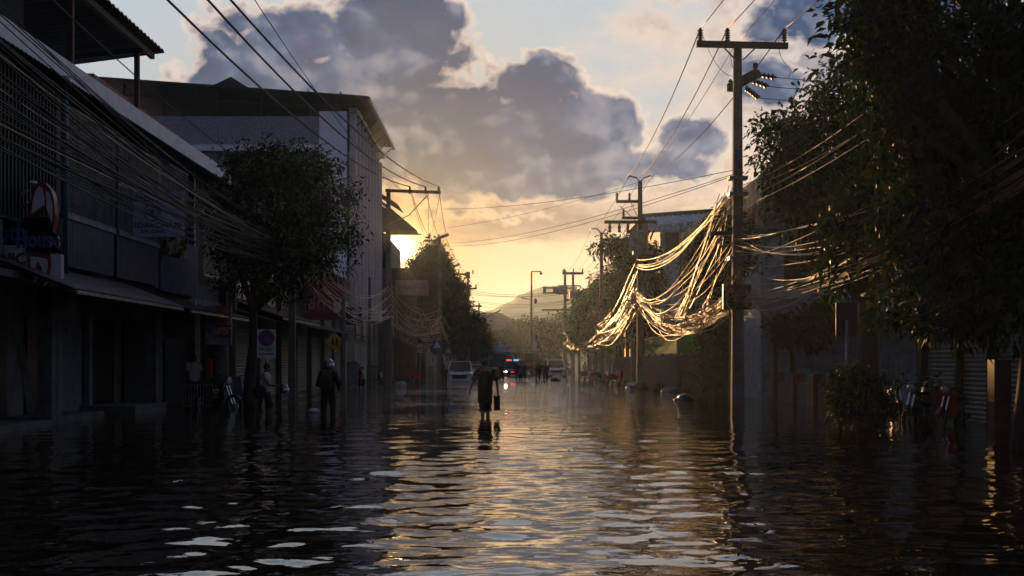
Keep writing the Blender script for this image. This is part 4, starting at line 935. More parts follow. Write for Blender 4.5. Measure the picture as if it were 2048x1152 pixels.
# ------------------------------------------------------------ trees
def leaves(name, ells, n_cl, per, size, m, parent, seed, cr=.45, droop=.5, shell=.55, asp=.42):
    """leaves in loose clumps spread through the crown; each leaf is a small pointed folded blade"""
    r = np.random.RandomState(seed); E_ = np.array(ells, float); vol = E_[:, 3] * E_[:, 4] * E_[:, 5]
    w = vol ** .75; w /= w.sum(); k = r.choice(len(E_), n_cl, p=w)
    d = r.normal(size=(n_cl, 3)); d /= np.linalg.norm(d, axis=1)[:, None]
    rad_ = shell + (1.04 - shell) * r.rand(n_cl) ** .7; rad_[r.rand(n_cl) < .25] *= .6; rad_[r.rand(n_cl) < .12] *= 1.22
    cl = E_[k, :3] + d * rad_[:, None] * E_[k, 3:6]
    cs = cr * (.35 + 1.25 * r.rand(n_cl))
    N = n_cl * per; ci = np.repeat(np.arange(n_cl), per)
    o = r.normal(size=(N, 3)); o /= np.linalg.norm(o, axis=1)[:, None]
    pos = cl[ci] + o * (cs[ci] * r.rand(N) ** .5)[:, None] * np.array([1, 1, .75])
    ax = o + r.normal(size=(N, 3)) * .6 + np.array([0, 0, -droop * .7]); ax /= np.linalg.norm(ax, axis=1)[:, None]
    up = r.normal(size=(N, 3)) * .6 + np.array([0, 0, 1.0]); sd_ = np.cross(ax, up); sd_ /= np.linalg.norm(sd_, axis=1)[:, None]
    nn = np.cross(sd_, ax); L = size * (.35 + 1.0 * r.rand(N)); W = L * asp * .5
    v = np.empty((N, 4, 3)); v[:, 0] = pos; v[:, 2] = pos + ax * L[:, None] + np.array([0, 0, -1]) * (L * .15)[:, None]
    mid = pos + ax * (L * .45)[:, None] + nn * (L * .07)[:, None]
    v[:, 1] = mid + sd_ * W[:, None]; v[:, 3] = mid - sd_ * W[:, None]
    if parent is not None: v -= np.array(parent.location)
    me = bpy.data.meshes.new(name); me.vertices.add(N * 4); me.vertices.foreach_set('co', v.reshape(-1).astype(np.float32))
    f = (np.arange(N)[:, None] * 4 + np.array([0, 1, 2, 3])).astype(np.int32)
    me.loops.add(N * 4); me.loops.foreach_set('vertex_index', f.ravel()); me.polygons.add(N)
    me.polygons.foreach_set('loop_start', np.arange(0, N * 4, 4, dtype=np.int32)); me.polygons.foreach_set('loop_total', np.full(N, 4, np.int32))
    me.update(); me.materials.append(m); ob = bpy.data.objects.new(name, me); COL.objects.link(ob)
    if parent is not None: ob.parent = parent
    return ob
def trunk(t, base, fork, ells, r0, seed, m=bark):
    q = random.Random(seed); b = MB(); base = Vector(base); fork = Vector(fork)
    b.tube([base, base.lerp(fork, .35) + Vector((q.uniform(-.08, .08), 0, 0)), base.lerp(fork, .7) + Vector((q.uniform(-.1, .1), 0, 0)), fork], [r0 * 1.25, r0, r0 * .85, r0 * .75], 10)
    for e in ells:
        c = Vector(e[:3]); b.tube([fork, fork.lerp(c, .45) + Vector((0, 0, -.12)), c], [r0 * .55, r0 * .35, r0 * .16], 7)
        for i in range(5):
            d = c + Vector((q.uniform(-1, 1) * e[3], q.uniform(-1, 1) * e[4], q.uniform(-.5, .9) * e[5])) * .8
            b.tube([fork.lerp(c, .7), fork.lerp(c, .7).lerp(d, .5) + Vector((0, 0, .1)), d], [r0 * .22, r0 * .13, r0 * .05], 5)
    return b.build('trunk', m, t, smooth=True)
def E3(px, py, Y, rx, ry, rd=None):
    s = Y / F; x, y, z = P3(px, py, Y); return (x, y, z, rx * s, (rd or (rx + ry) / 2) * s, ry * s)
def tree(name, label, base, fork, ells, r0, spec, seed, cat='tree', group=None):
    t = thing(name, label, cat, base, group); trunk(t, base, fork, ells, r0, seed)
    for i, (m, ncl, per, size, cr) in enumerate(spec): leaves('crown', ells, ncl, per, size, m, t, seed + i, cr)
    return t
# street tree on the left
eT = [E3(560, 390, 38, 112, 100), E3(500, 335, 38, 55, 55), E3(600, 330, 38, 75, 50), E3(655, 410, 38.5, 52, 90), E3(455, 440, 37.5, 45, 75), E3(560, 490, 38, 115, 60), E3(640, 500, 39, 50, 50), E3(480, 510, 38, 50, 40), E3(535, 560, 38.3, 100, 38), E3(430, 400, 37.5, 30, 30), E3(690, 460, 38.6, 26, 50)]
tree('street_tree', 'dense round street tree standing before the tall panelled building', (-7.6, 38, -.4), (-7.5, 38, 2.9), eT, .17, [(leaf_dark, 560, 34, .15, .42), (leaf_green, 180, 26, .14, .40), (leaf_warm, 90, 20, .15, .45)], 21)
# sprays at the top of the street tree
# big trees on the right
eR = [E3(1640, 330, 36, 95, 130), E3(1570, 300, 35, 55, 75), E3(1700, 200, 35, 90, 90), E3(1650, 440, 36, 70, 80), E3(1730, 420, 36, 110, 130), E3(1565, 370, 36, 35, 40), E3(1850, 330, 37, 150, 180), E3(1665, 545, 36, 45, 50), E3(1555, 250, 35.5, 40, 32)]
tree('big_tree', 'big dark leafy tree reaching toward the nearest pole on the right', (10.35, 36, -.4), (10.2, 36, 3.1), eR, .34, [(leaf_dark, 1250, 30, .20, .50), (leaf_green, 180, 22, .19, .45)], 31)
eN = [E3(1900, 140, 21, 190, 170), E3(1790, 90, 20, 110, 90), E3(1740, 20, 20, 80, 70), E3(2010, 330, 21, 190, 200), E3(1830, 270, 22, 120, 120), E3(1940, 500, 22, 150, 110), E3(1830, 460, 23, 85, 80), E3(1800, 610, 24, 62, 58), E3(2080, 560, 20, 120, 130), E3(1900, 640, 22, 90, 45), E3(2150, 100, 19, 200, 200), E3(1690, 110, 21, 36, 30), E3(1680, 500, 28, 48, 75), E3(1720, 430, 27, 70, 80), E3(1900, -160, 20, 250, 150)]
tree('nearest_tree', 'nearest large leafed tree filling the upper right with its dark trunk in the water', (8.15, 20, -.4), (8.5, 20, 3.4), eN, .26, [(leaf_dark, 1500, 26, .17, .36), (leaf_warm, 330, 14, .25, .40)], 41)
# small sapling under them with yellowish leaves, and the round bush
eB = [E3(1700, 790, 27.5, 48, 48), E3(1735, 800, 27, 52, 56), E3(1675, 770, 27.5, 28, 28), E3(1705, 750, 27.5, 32, 22), E3(1760, 830, 27, 36, 34), E3(1680, 830, 27, 34, 34)]
t = thing('round_bush', 'round leafy bush growing out of the water before the signboard', 'bush', (7.45, 27.3, -.4))
trunk(t, (7.45, 27.3, -.4), (7.45, 27.3, .2), eB, .06, 5)
leaves('foliage', eB, 150, 34, .085, leaf_dark, t, 51, .16, shell=.7); leaves('foliage', eB, 110, 26, .085, leaf_warm, t, 52, .16, shell=.8)
tree('small_palm_like_tree', 'feathery low tree in front of the pale blue house', (9.9, 44, -.4), (9.8, 44, 2.4), [E3(1620, 655, 44, 40, 35), E3(1575, 660, 44, 30, 25), E3(1650, 630, 45, 30, 30)], .1, [(leaf_dark, 150, 26, .22, .4), (leaf_warm, 50, 20, .2, .35)], 61)
tree('creeper_tree', 'leafy creeper covered tree hanging on the stained warehouse wall', (9.6, 56, -.4), (9.5, 56, 3), [E3(1420, 530, 56, 42, 70), E3(1455, 480, 52, 36, 60), E3(1400, 560, 58, 22, 25), E3(1485, 490, 46, 28, 55), E3(1455, 570, 55, 32, 25)], .16, [(leaf_dark, 330, 26, .22, .45), (leaf_warm, 90, 20, .2, .4)], 71)
tree('shrub', 'dark tall shrub between the sheet fence and the pale blue house', (8.7, 53, -.4), (8.7, 53, .6), [E3(1440, 690, 53, 40, 60), E3(1425, 745, 53, 34, 34), E3(1460, 640, 53, 28, 36)], .1, [(leaf_dark, 260, 26, .2, .35)], 77, 'shrub')
tree('flat_topped_tree', 'flat topped tree just behind the transformer pole', (8.6, 84, -.4), (8.5, 84, 6), [E3(1240, 492, 84, 50, 12), E3(1262, 530, 84, 32, 45), E3(1262, 590, 84, 34, 60), E3(1290, 560, 84, 28, 60), E3(1285, 500, 84, 30, 16), E3(1292, 650, 80, 34, 40)], .3, [(leaf_dark, 620, 28, .34, .7)], 81)
tree('roadside_tree', 'bushy green tree to the right of the far tank pole', (7.9, 112, -.4), (7.9, 112, 2), [E3(1185, 610, 112, 30, 42), E3(1200, 650, 112, 40, 60), E3(1165, 655, 115, 28, 45), E3(1215, 580, 112, 28, 36)], .25, [(leaf_green, 330, 24, .40, .8), (leaf_dark, 160, 24, .4, .8)], 91)
tree('roadside_tree', 'dark tree between the far street lamp and the tank pole', (6.5, 190, -.4), (6.5, 190, 3), [E3(1105, 680, 190, 38, 34), E3(1080, 665, 190, 34, 26), E3(1125, 660, 195, 25, 30), E3(1060, 690, 200, 28, 30)], .3, [(leaf_dark, 420, 24, .6, 1.3)], 95)
tree('roadside_tree', 'thin topped tree left of the far lamp mast before the school', (2.2, 215, -.4), (2.2, 215, 3), [E3(1045, 660, 215, 24, 22), E3(1052, 690, 215, 26, 26), E3(1030, 700, 220, 20, 20)], .3, [(leaf_warm, 260, 20, .6, 1.5)], 96)
# left side far trees
tree('leafy_tree', 'backlit tree right of the sun behind the leafy lamp pole', (-6.9, 104, -.4), (-6.9, 104, 5), [E3(872, 530, 104, 22, 30), E3(858, 565, 104, 26, 34), E3(884, 590, 106, 30, 50), E3(868, 500, 106, 16, 12), E3(846, 536, 105, 20, 20), E3(868, 508, 104.5, 18, 20)], .28, [(leaf_dark, 420, 26, .38, .8), (leaf_warm, 130, 20, .38, .8)], 101)
tree('leafy_tree', 'dark roadside tree above the parked silver pickup', (-6.2, 122, -.4), (-6.2, 122, 3), [E3(900, 620, 122, 36, 45), E3(925, 650, 125, 30, 45), E3(885, 660, 120, 34, 45), E3(905, 580, 124, 22, 22)], .28, [(leaf_dark, 480, 24, .45, .9)], 111)
tree('leafy_tree', 'farther dark tree left of the school behind the small white car', (-4.6, 150, -.4), (-4.6, 150, 3), [E3(942, 665, 150, 28, 36), E3(930, 690, 150, 30, 30), E3(955, 690, 155, 20, 24)], .28, [(leaf_dark, 300, 24, .55, 1.1)], 121)
tree('yellow_tree', 'small yellow leaved tree before the school building', (-3.0, 185, -.4), (-3.0, 185, 2.2), [E3(970, 680, 185, 14, 20), E3(975, 695, 185, 15, 12)], .14, [(leaf_yellow, 90, 20, .4, .8)], 131)
tree('leafy_tree', 'mixed green tree in front of the right end of the school', (.3, 235, -.4), (.3, 235, 2.2), [E3(1000, 700, 235, 30, 16), E3(1018, 690, 235, 22, 26)], .2, [(leaf_warm, 240, 20, .6, 1.4)], 141)

# ------------------------------------------------------------ people
def hand_edges(vs, es, rs, wrist_i, wrist, d, side, curl=.5):
    """palm, four unequal bent fingers and a thumb from the side of the palm; d = direction of the hand"""
    d = Vector(d).normalized(); s = Vector((0, 1, 0)) * side; s = (s - d * s.dot(d)).normalized(); n = d.cross(s).normalized()
    palm = Vector(wrist) + d * .05; p2 = palm + d * .045
    i0 = len(vs); vs += [tuple(palm), tuple(p2)]; rs += [(.030, .018), (.034, .016)]; es += [(wrist_i, i0), (i0, i0 + 1)]
    for k, L in enumerate((.062, .072, .068, .052)):
        b0 = p2 + s * (.027 - k * .018) + d * .008; m1 = b0 + d * L * .5 + n * side * curl * .012; e1 = m1 + d * L * .42 * (1 - curl * .5) + n * side * curl * .03
        i = len(vs); vs += [tuple(b0), tuple(m1), tuple(e1)]; rs += [(.010, .010), (.009, .009), (.007, .007)]; es += [(i0 + 1, i), (i, i + 1), (i + 1, i + 2)]
    t0 = palm + s * .032 + d * .005; t1 = t0 + s * .02 + d * .03; t2 = t1 + d * .028 + s * .004
    i = len(vs); vs += [tuple(t0), tuple(t1), tuple(t2)]; rs += [(.012, .012), (.010, .010), (.008, .008)]; es += [(i0, i), (i, i + 1), (i + 1, i + 2)]
def mirror(v): return (-v[0], v[1], v[2])
def person(label, loc, rz, h=1.70, pose=None, outfit=None, group=None, hands=True, turn=0.0):
    """faces +Y before turning by rz; joints for the left (-x) and right (+x) side"""
    k = h / 1.72
    J = dict(pelvis=(0, 0, .95), spine=(0, 0, 1.12), chest=(0, 0, 1.33), neck=(0, -.01, 1.47), skull=(0, .01, 1.56), crown_=(0, 0, 1.65),
             ls=(-.18, 0, 1.41), le=(-.24, -.02, 1.13), lw=(-.26, .05, .90), rs=(.18, 0, 1.41), re=(.24, -.02, 1.13), rw=(.26, .05, .90),
             lh=(-.09, 0, .90), lk=(-.10, .03, .50), la=(-.10, -.02, .09), lt=(-.10, .13, .03), rh=(.09, 0, .90), rk=(.10, .03, .50), ra=(.10, -.02, .09), rt=(.10, .13, .03))
    J.update(pose or {}); J = {a: Vector(b_) * k for a, b_ in J.items()}
    o_ = dict(top=cloth_black, bottom=cloth_dark, sleeve=.75, shirt_len=.86, leg=.45, hair='short', skin=skin_m, trousers=False, wide=1.0); o_.update(outfit or {})
    t = thing('person', label, 'person', loc, group); t.rotation_euler = (0, 0, rz)
    names = ['pelvis', 'spine', 'chest', 'neck', 'skull', 'crown_', 'ls', 'le', 'lw', 'rs', 're', 'rw', 'lh', 'lk', 'la', 'lt', 'rh', 'rk', 'ra', 'rt']
    rs = [(.145, .10), (.125, .09), (.15, .10), (.052, .055), (.078, .09), (.065, .078), (.062, .055), (.042, .042), (.027, .025), (.062, .055), (.042, .042), (.027, .025),
          (.085, .085), (.058, .058), (.038, .04), (.034, .025), (.085, .085), (.058, .058), (.038, .04), (.034, .025)]
    ix = {n: i for i, n in enumerate(names)}; vs = [tuple(J[n]) for n in names]; rs = [(a * k, b_ * k) for a, b_ in rs]
    es = [(ix[a], ix[b_]) for a, b_ in (('pelvis', 'spine'), ('spine', 'chest'), ('chest', 'neck'), ('neck', 'skull'), ('skull', 'crown_'), ('chest', 'ls'), ('ls', 'le'), ('le', 'lw'),
          ('chest', 'rs'), ('rs', 're'), ('re', 'rw'), ('pelvis', 'lh'), ('lh', 'lk'), ('lk', 'la'), ('la', 'lt'), ('pelvis', 'rh'), ('rh', 'rk'), ('rk', 'ra'), ('ra', 'rt'))]
    fw = Vector((math.sin(-turn), math.cos(-turn), 0)); sk = J['skull']
    for off, r_ in ((fw * .10 + Vector((0, 0, -.005)), .016), (fw * .085 + Vector((0, 0, -.055)), .022)):   # nose, chin
        i = len(vs); vs.append(tuple(sk + off * k)); rs.append((r_ * k, r_ * k)); es.append((ix['skull'], i))
    sw = Vector((fw.y, -fw.x, 0))
    for sg in (-1, 1):
        i = len(vs); vs.append(tuple(sk + (sw * sg * .088) * k)); rs.append((.012 * k, .018 * k)); es.append((ix['skull'], i))
    if hands:
        for e_, w_, sd_ in (('le', 'lw', -1), ('re', 'rw', 1)):
            hand_edges(vs, es, rs, ix[w_], J[w_], (J[w_] - J[e_]), sd_)
    me = bpy.data.meshes.new('body'); me.from_pydata(vs, es, [])
    tmp = bpy.data.objects.new('tmp', me); COL.objects.link(tmp)
    md = tmp.modifiers.new('s', 'SKIN'); md.use_smooth_shade = True
    for i, r_ in enumerate(rs): me.skin_vertices[0].data[i].radius = r_
    for v_ in me.skin_vertices[0].data: v_.use_root = False
    me.skin_vertices[0].data[0].use_root = True
    sb = tmp.modifiers.new('u', 'SUBSURF'); sb.levels = sb.render_levels = 1
    m2 = bpy.data.meshes.new_from_object(tmp.evaluated_get(bpy.context.evaluated_depsgraph_get())); m2.name = 'body'; bpy.data.objects.remove(tmp)
    m2.materials.clear(); m2.materials.append(o_['skin']); b_ = bpy.data.objects.new('body', m2); COL.objects.link(b_); b_.parent = t
    def put(mb, n, m, sm=True):
        me = bpy.data.meshes.new(n); me.from_pydata(mb.v, [], mb.f); me.materials.append(m)
        if sm: me.polygons.foreach_set('use_smooth', [True] * len(me.polygons))
        ob = bpy.data.objects.new(n, me); COL.objects.link(ob); ob.parent = t; return ob
    pe, sp, ch, nk = J['pelvis'], J['spine'], J['chest'], J['neck']
    m = MB(); zb = o_['shirt_len'] * k
    q_ = o_['wide']; rings = [(pe.x, pe.y, zb, .17 * k * q_, .13 * k * q_), (pe.x, pe.y, pe.z + .03, .175 * k * q_, .128 * k * q_), (sp.x, sp.y, sp.z, .168 * k * q_, .12 * k * q_), (ch.x, ch.y, ch.z - .05 * k, .19 * k * q_, .125 * k * q_),
             (ch.x, ch.y, ch.z + .05 * k, .20 * k, .115 * k), (nk.x, nk.y, nk.z - .04 * k, .125 * k, .09 * k), (nk.x, nk.y, nk.z + .005, .068 * k, .066 * k)]
    m.loft(rings, 16, .018)
    for a, b2 in (('ls', 'le'), ('rs', 're')):
        A, B = J[a], J[b2]; e_ = A.lerp(B, o_['sleeve'] + .25); m.tube([A + (ch - A) * .25 + Vector((0, 0, .01)), A, A.lerp(e_, .6), e_], [.080 * k, .074 * k, .070 * k, .074 * k], 10)
        if o_['sleeve'] > .8: m.tube([B, J[b2[0] + 'w']], [.05 * k, .038 * k], 8)
    put(m, 'shirt', o_['top'])
    m = MB(); zl = o_['leg']
    m.loft([(pe.x, pe.y, J['lh'].z - .06 * k, .165 * k, .12 * k), (pe.x, pe.y, pe.z, .168 * k, .125 * k), (pe.x, pe.y, pe.z + .1 * k, .15 * k, .11 * k)], 14, .01)
    for a, b2, c in (('lh', 'lk', 'la'), ('rh', 'rk', 'ra')):
        A, B, C_ = J[a], J[b2], J[c]; kz = [A + Vector((0, 0, .02)), A.lerp(B, .5), B]; rr = [.10 * k, .092 * k, .085 * k]
        if o_['trousers']: kz += [B.lerp(C_, .6), C_.lerp(B, .05)]; rr = [.10 * k, .088 * k, .072 * k, .062 * k, .062 * k]
        elif zl < .45: kz += [B.lerp(C_, .15)]; rr += [.095 * k]
        m.tube(kz, rr, 12)
    put(m, 'trousers' if o_['trousers'] else 'shorts', o_['bottom'])
    m = MB(); c = (J['skull'] + J['crown_']) / 2 - fw * .018 * k
    if o_['hair'] == 'short': m.ell(c + Vector((0, 0, .025 * k)), (.092 * k, .105 * k, .098 * k), 14, 9, .035)
    elif o_['hair'] == 'long': m.ell(c + Vector((0, 0, .01)), (.098 * k, .11 * k, .115 * k), 14, 9, .03); m.loft([(c.x, c.y - .05, c.z - .28 * k, .07, .03), (c.x, c.y - .05, c.z - .1 * k, .095, .06), (c.x, c.y - .03, c.z + .02, .09, .08)], 12, .03)
    if o_['hair']: put(m, 'hair', hair_m)
    return t, J
def helmet(label, loc, m=sign_black, s=1.0, group=None):
    t = thing('helmet', label, 'helmet', loc, group)
    MB().lathe([(.02, .145 * s), (.07 * s, .135 * s), (.115 * s, .09 * s), (.13 * s, .02 * s), (.132 * s, -.06 * s), (.12 * s, -.09 * s), (.10 * s, -.085 * s)], loc, n=18).build('shell', m, t, smooth=True)
    MB().loft([(loc[0] + .02 * s, loc[1], loc[2] - .06 * s, .125 * s, .125 * s), (loc[0] + .03 * s, loc[1], loc[2] + .03 * s, .125 * s, .122 * s)], 16).build('visor', chrome, t, smooth=True)
    return t

# the wading walker in the middle of the street
w_, J_ = person('person in dark loose shirt wading away down mid street carrying a bucket', (X3(971, 31.65), 31.65, -.29), 0, 1.76,
    dict(ls=(-.195, 0, 1.39), le=(-.30, -.01, 1.14), lw=(-.37, .06, .93), rs=(.20, 0, 1.40), re=(.275, -.02, 1.14), rw=(.295, .02, .92), pelvis=(-.01, 0, .95), chest=(.0, .01, 1.33), neck=(.0, .02, 1.46), skull=(-.015, .045, 1.545), crown_=(-.015, .04, 1.635),
         lh=(-.08, 0, .9), lk=(-.065, .06, .5), la=(-.07, -.14, .12), rh=(.08, 0, .9), rk=(.06, .10, .5), ra=(.05, .06, .1)),
    dict(shirt_len=.64, sleeve=.60, leg=.40, wide=1.04, top=cloth_black, bottom=cloth_black))
hx = X3(971, 31.65) + .255; t = thing('bucket', 'dark square bucket held in the wading person\'s right hand', 'bucket', (hx, 31.70, .28))
MB().loft([(hx + .03, 31.70, .17, .075, .07), (hx + .025, 31.70, .52, .085, .08)], 8).build('body', mat('dark plastic', (.012, .012, .014), .45), t)
MB().tube([(hx - .05, 31.70, .52), (hx - .02, 31.70, .60), (hx + .05, 31.70, .60), (hx + .10, 31.70, .52)], .008, 6).build('handle', sign_black, t)
MB().loft([(hx + .025, 31.70, .522, .092, .086), (hx + .025, 31.70, .545, .092, .086)], 8).build('lid', MATS['dark plastic'], t)

# person carrying a helmet, seen from the side, moving right
loc = (X3(533, 33.8), 33.8, -.33)
person('person in white shirt wading right with shoulder bag and helmet in hand', loc, rad(-84), 1.68,
    dict(le=(-.20, .06, 1.13), lw=(-.17, .30, 1.10), re=(.20, .06, 1.13), rw=(.15, .30, 1.10), lk=(-.1, .06, .5), la=(-.1, -.1, .1), rk=(.1, .12, .52), ra=(.1, .10, .1), crown_=(0, .03, 1.64), skull=(0, .04, 1.55)),
    dict(top=cloth_white, bottom=cloth_dark, sleeve=.45, shirt_len=.80, hair='short'))
hp = (X3(567, 33.7), 33.7, Z3(779, 33.7)); helmet('black glossy helmet held by the person in the white shirt', hp, mat('helmet gloss', (.02, .015, .04), .08, coat=1))
t = thing('shoulder_bag', 'black shoulder bag hanging behind the person in the white shirt', 'bag', (X3(518, 33.6), 33.6, .3))
MB().ell((X3(519, 33.55), 33.55, Z3(785, 33.6)), (.20, .11, .20), 14, 9, .02).build('body', cloth_black, t, smooth=True)
MB().tube([(X3(512, 33.5), 33.5, Z3(775, 33.6)), (X3(528, 33.6), 33.6, Z3(745, 33.6)), (X3(540, 33.6), 33.62, Z3(772, 33.6))], .015, 5).build('strap', cloth_black, t)
# standing man with a helmet on his head, seen from behind
loc = (X3(656, 32.5), 32.5, -.34)
person('person in dark clothes standing in the water wearing backpack and white rimmed helmet', loc, rad(-12), 1.74,
    dict(le=(-.27, .04, 1.13), lw=(-.2, .22, 1.0), re=(.27, .04, 1.13), rw=(.2, .22, 1.0), lk=(-.12, .03, .5), la=(-.13, -.02, .1), rk=(.12, .03, .5), ra=(.13, -.02, .1)),
    dict(top=cloth_black, bottom=cloth_black, trousers=True, hair=None, sleeve=.9, shirt_len=.84))
helmet('white rimmed helmet worn by the man with the backpack', (loc[0], 32.5, loc[2] + 1.64), mat('helmet shell', (.05, .045, .05), .12, coat=1), 1.12)
t = thing('backpack', 'dark backpack on the back of the standing man with the helmet', 'backpack', (loc[0], 32.33, .8))
MB().ell((loc[0] - .03, 32.31, loc[2] + 1.2), (.17, .10, .26), 14, 10, .02).build('body', cloth_dark, t, smooth=True)
MB().ell((loc[0] - .03, 32.24, loc[2] + 1.08), (.12, .05, .12), 10, 8).build('pocket', cloth_black, t, smooth=True)
# shop side person and others
person('person in pale shirt standing under the awning beside the barrier on the left', (X3(388, 38.5), 38.5, -.05), rad(30), 1.66, None, dict(top=cloth_white, bottom=cloth_dark, sleeve=.5))
person('person in dark red shirt standing by the shutters left of the thin pole', (X3(716, 66), 66, -.3), rad(150), 1.6, None, dict(top=cloth_red, bottom=cloth_dark))
person('person in pale top leaning by the shutters beside the one in red', (X3(727, 67), 67, -.3), rad(80), 1.5, dict(skull=(0, .1, 1.5), crown_=(0, .12, 1.58)), dict(top=cloth_white, bottom=cloth_dark), hands=True)
person('person in dark red clothes crouched at the water edge left of the pickup', (X3(815, 78), 78, -.35), rad(70), 1.45, None, dict(top=cloth_red, bottom=cloth_dark))
person('person in dark clothes standing at the left front corner of the silver pickup', (X3(889, 86), 86, -.4), rad(180), 1.6, None, dict(top=cloth_dark, bottom=cloth_dark))
for i, (px, Y, h, rz, lab, top, tr) in enumerate(((1003, 93, 1.62, 0, 'far person in a long brown coat wading just right of the walker', mat('brown cloth', (.08, .03, .02), .9), False),
        (1036, 93.5, 1.72, 180, 'far person in dark shorts standing before the police pickup, left of a pair', cloth_dark, False),
        (1047, 92.5, 1.74, 170, 'far person in blue grey standing at the right of the pair before the police pickup', cloth_blue, False),
        (1076, 95.5, 1.72, 10, 'far person in dark clothes before the orange truck', cloth_black, True),
        (1091, 95, 1.7, -20, 'far bulky person in dark clothes before the parked grey pickup', cloth_black, True))):
    person(lab, (X3(px, Y), Y, -.28), rad(rz), h, dict(lk=(-.12, .03, .5), rk=(.12, .03, .5), la=(-.13, 0, .1), ra=(.13, 0, .1)), dict(top=top, bottom=cloth_dark, trousers=tr, shirt_len=.6 if i == 0 else .84), group='people standing before the far cars', hands=True)
for i, (px, Y, lab) in enumerate(((1183, 118, 'far person in pale clothes at the right kerb beside the cars'), (1170, 116, 'far person in a yellow vest at the right kerb'), (1192, 112, 'far person in dark clothes at the right kerb under the hanging board'))):
    person(lab, (X3(px, Y), Y, -.2), rad(140), 1.65, None, dict(top=(cloth_white, sign_yellow, cloth_blue)[i], bottom=cloth_dark), group='people at the far right kerb')

# ------------------------------------------------------------ vehicles (front toward the camera, local -Y)
def car(name, label, X, Y, paint, kind='pickup', w=1.82, z0=-.33, police=False, lit=False, group='vehicles stopped in the flooded street', rz=0):
    t = thing(name, label, 'pickup truck' if kind == 'pickup' else kind, (X, Y, z0), group)
    def P(mb, n, m, par=None, sm=False, bv=0):
        ob = mb.build(n, m, None, sm, bv); ob.parent = par or t; return ob
    h = {'pickup': 1.72, 'car': 1.42, 'van': 2.3}[kind]; L = {'pickup': 4.9, 'car': 4.3, 'van': 5.2}[kind]
    hb = h * .56; hw = w / 2; m = MB()
    # lower body as cross sections along the length
    if kind == 'van': prof = [(-2.5, .45, .95, .94), (-2.45, .35, 1.2, .98), (-2.0, .33, 1.35, 1), (2.5, .33, 1.35, 1), (2.6, .45, 1.3, .97)]
    else: prof = [(-2.42, .42, hb * .78, .86), (-2.34, .32, hb * .90, .95), (-2.0, .28, hb * .97, 1.0), (-1.0, .26, hb * 1.04, 1.0), (1.2, .26, hb * 1.06, 1.0), (L - 2.5, .3, hb * 1.03, .98), (L - 2.42, .4, hb * .9, .93)]
    vs = []
    for (y, zb, zt, ws) in prof:
        a = hw * ws
        vs += [(-a * .95, y, zb), (-a, y, (zb + zt) * .5), (-a * .97, y, zt * .93), (-a * .86, y, zt), (a * .86, y, zt), (a * .97, y, zt * .93), (a, y, (zb + zt) * .5), (a * .95, y, zb)]
    fs = [(i * 8 + k, (i + 1) * 8 + k, (i + 1) * 8 + (k + 1) % 8, i * 8 + (k + 1) % 8) for i in range(len(prof) - 1) for k in range(8)] + [tuple(range(8)), tuple(reversed(range(len(vs) - 8, len(vs))))]
    m.add(vs, fs); P(m, 'body', paint, bv=.03)
    # cabin
    y0, y1, y2, y3 = {'pickup': (-1.15, -.45, .75, 1.1), 'car': (-1.1, -.35, .9, 1.6), 'van': (-2.3, -1.8, 2.3, 2.45)}[kind]
    zb = hb * 1.03 if kind != 'van' else 1.34
    def cab(e, zt_):
        return [(-hw * .88 - e, y0 - e, zb), (hw * .88 + e, y0 - e, zb), (hw * .88 + e, y3 + e, zb), (-hw * .88 - e, y3 + e, zb), (-hw * .74 - e, y1 - e, zt_), (hw * .74 + e, y1 - e, zt_), (hw * .74 + e, y2 + e, zt_), (-hw * .74 - e, y2 + e, zt_)]
    bx = [(0, 3, 2, 1), (4, 5, 6, 7), (0, 1, 5, 4), (1, 2, 6, 5), (2, 3, 7, 6), (3, 0, 4, 7)]
    P(MB().add(cab(0, h - .05), bx), 'window', glass_dark, bv=.02)
    P(MB().box(-hw * .76, hw * .76, y1 - .03, y2 + .05, h - .06, h), 'roof', paint, bv=.03)
    for sx in (-1, 1):
        for (ya, yb) in ((y0, y1), (y3, y2)):
            P(MB().bar((sx * hw * .885, ya, zb - .02), (sx * hw * .75, yb, h - .03), .07, .07), 'windscreen_pillar', paint)
        P(MB().bar((sx * hw * .89, .15, zb - .02), (sx * hw * .76, .1, h - .04), .07, .05), 'door_pillar', paint)
        P(MB().ell((sx * (hw + .12), y0 + .12, zb + .10), (.11, .06, .08), 8, 6), 'mirror', paint, sm=True)
        yf = prof[0][0]
        P(MB().ell((sx * hw * .72, yf + .04, hb * .76 if kind != 'van' else .8), (.20, .09, .085), 10, 6), 'headlight', mat('headlight lit', (.9, .9, .9), .2, emit=((1, .9, .75), 4)) if lit and sx < 0 else mat('headlight glass', (.35, .37, .40), .12), sm=True)
        for yw in (-1.55, L - 3.5):
            wl = P(MB().lathe([(.2, -.11), (.33, -.1), (.36, -.05), (.36, .05), (.33, .1), (.2, .11)], (sx * (hw - .12), yw, .36), 'X', 18), 'wheel', rubber)
            P(MB().lathe([(.02, -.125), (.2, -.12), (.21, .12), (.02, .125)], (sx * (hw - .12), yw, .36), 'X', 12), 'rim', galv, wl)
    yf = prof[0][0] - .012
    g = MB()
    for i in range(4): g.box(-.42, .42, yf - .02, yf + .06, hb * .52 + i * .065, hb * .52 + i * .065 + .03)
    P(g, 'grille', dark_metal)
    P(MB().box(-.5, .5, yf + .005, yf + .05, hb * .49, hb * .50 + .27), 'grille_surround', sign_black)
    P(MB().box(-hw * .93, hw * .93, yf - .05, yf + .2, hb * .26, hb * .46), 'bumper', paint if kind != 'van' else dark_metal, bv=.03)
    P(MB().box(-.24, .24, yf - .065, yf - .052, hb * .30, hb * .30 + .12), 'number_plate', sign_white)
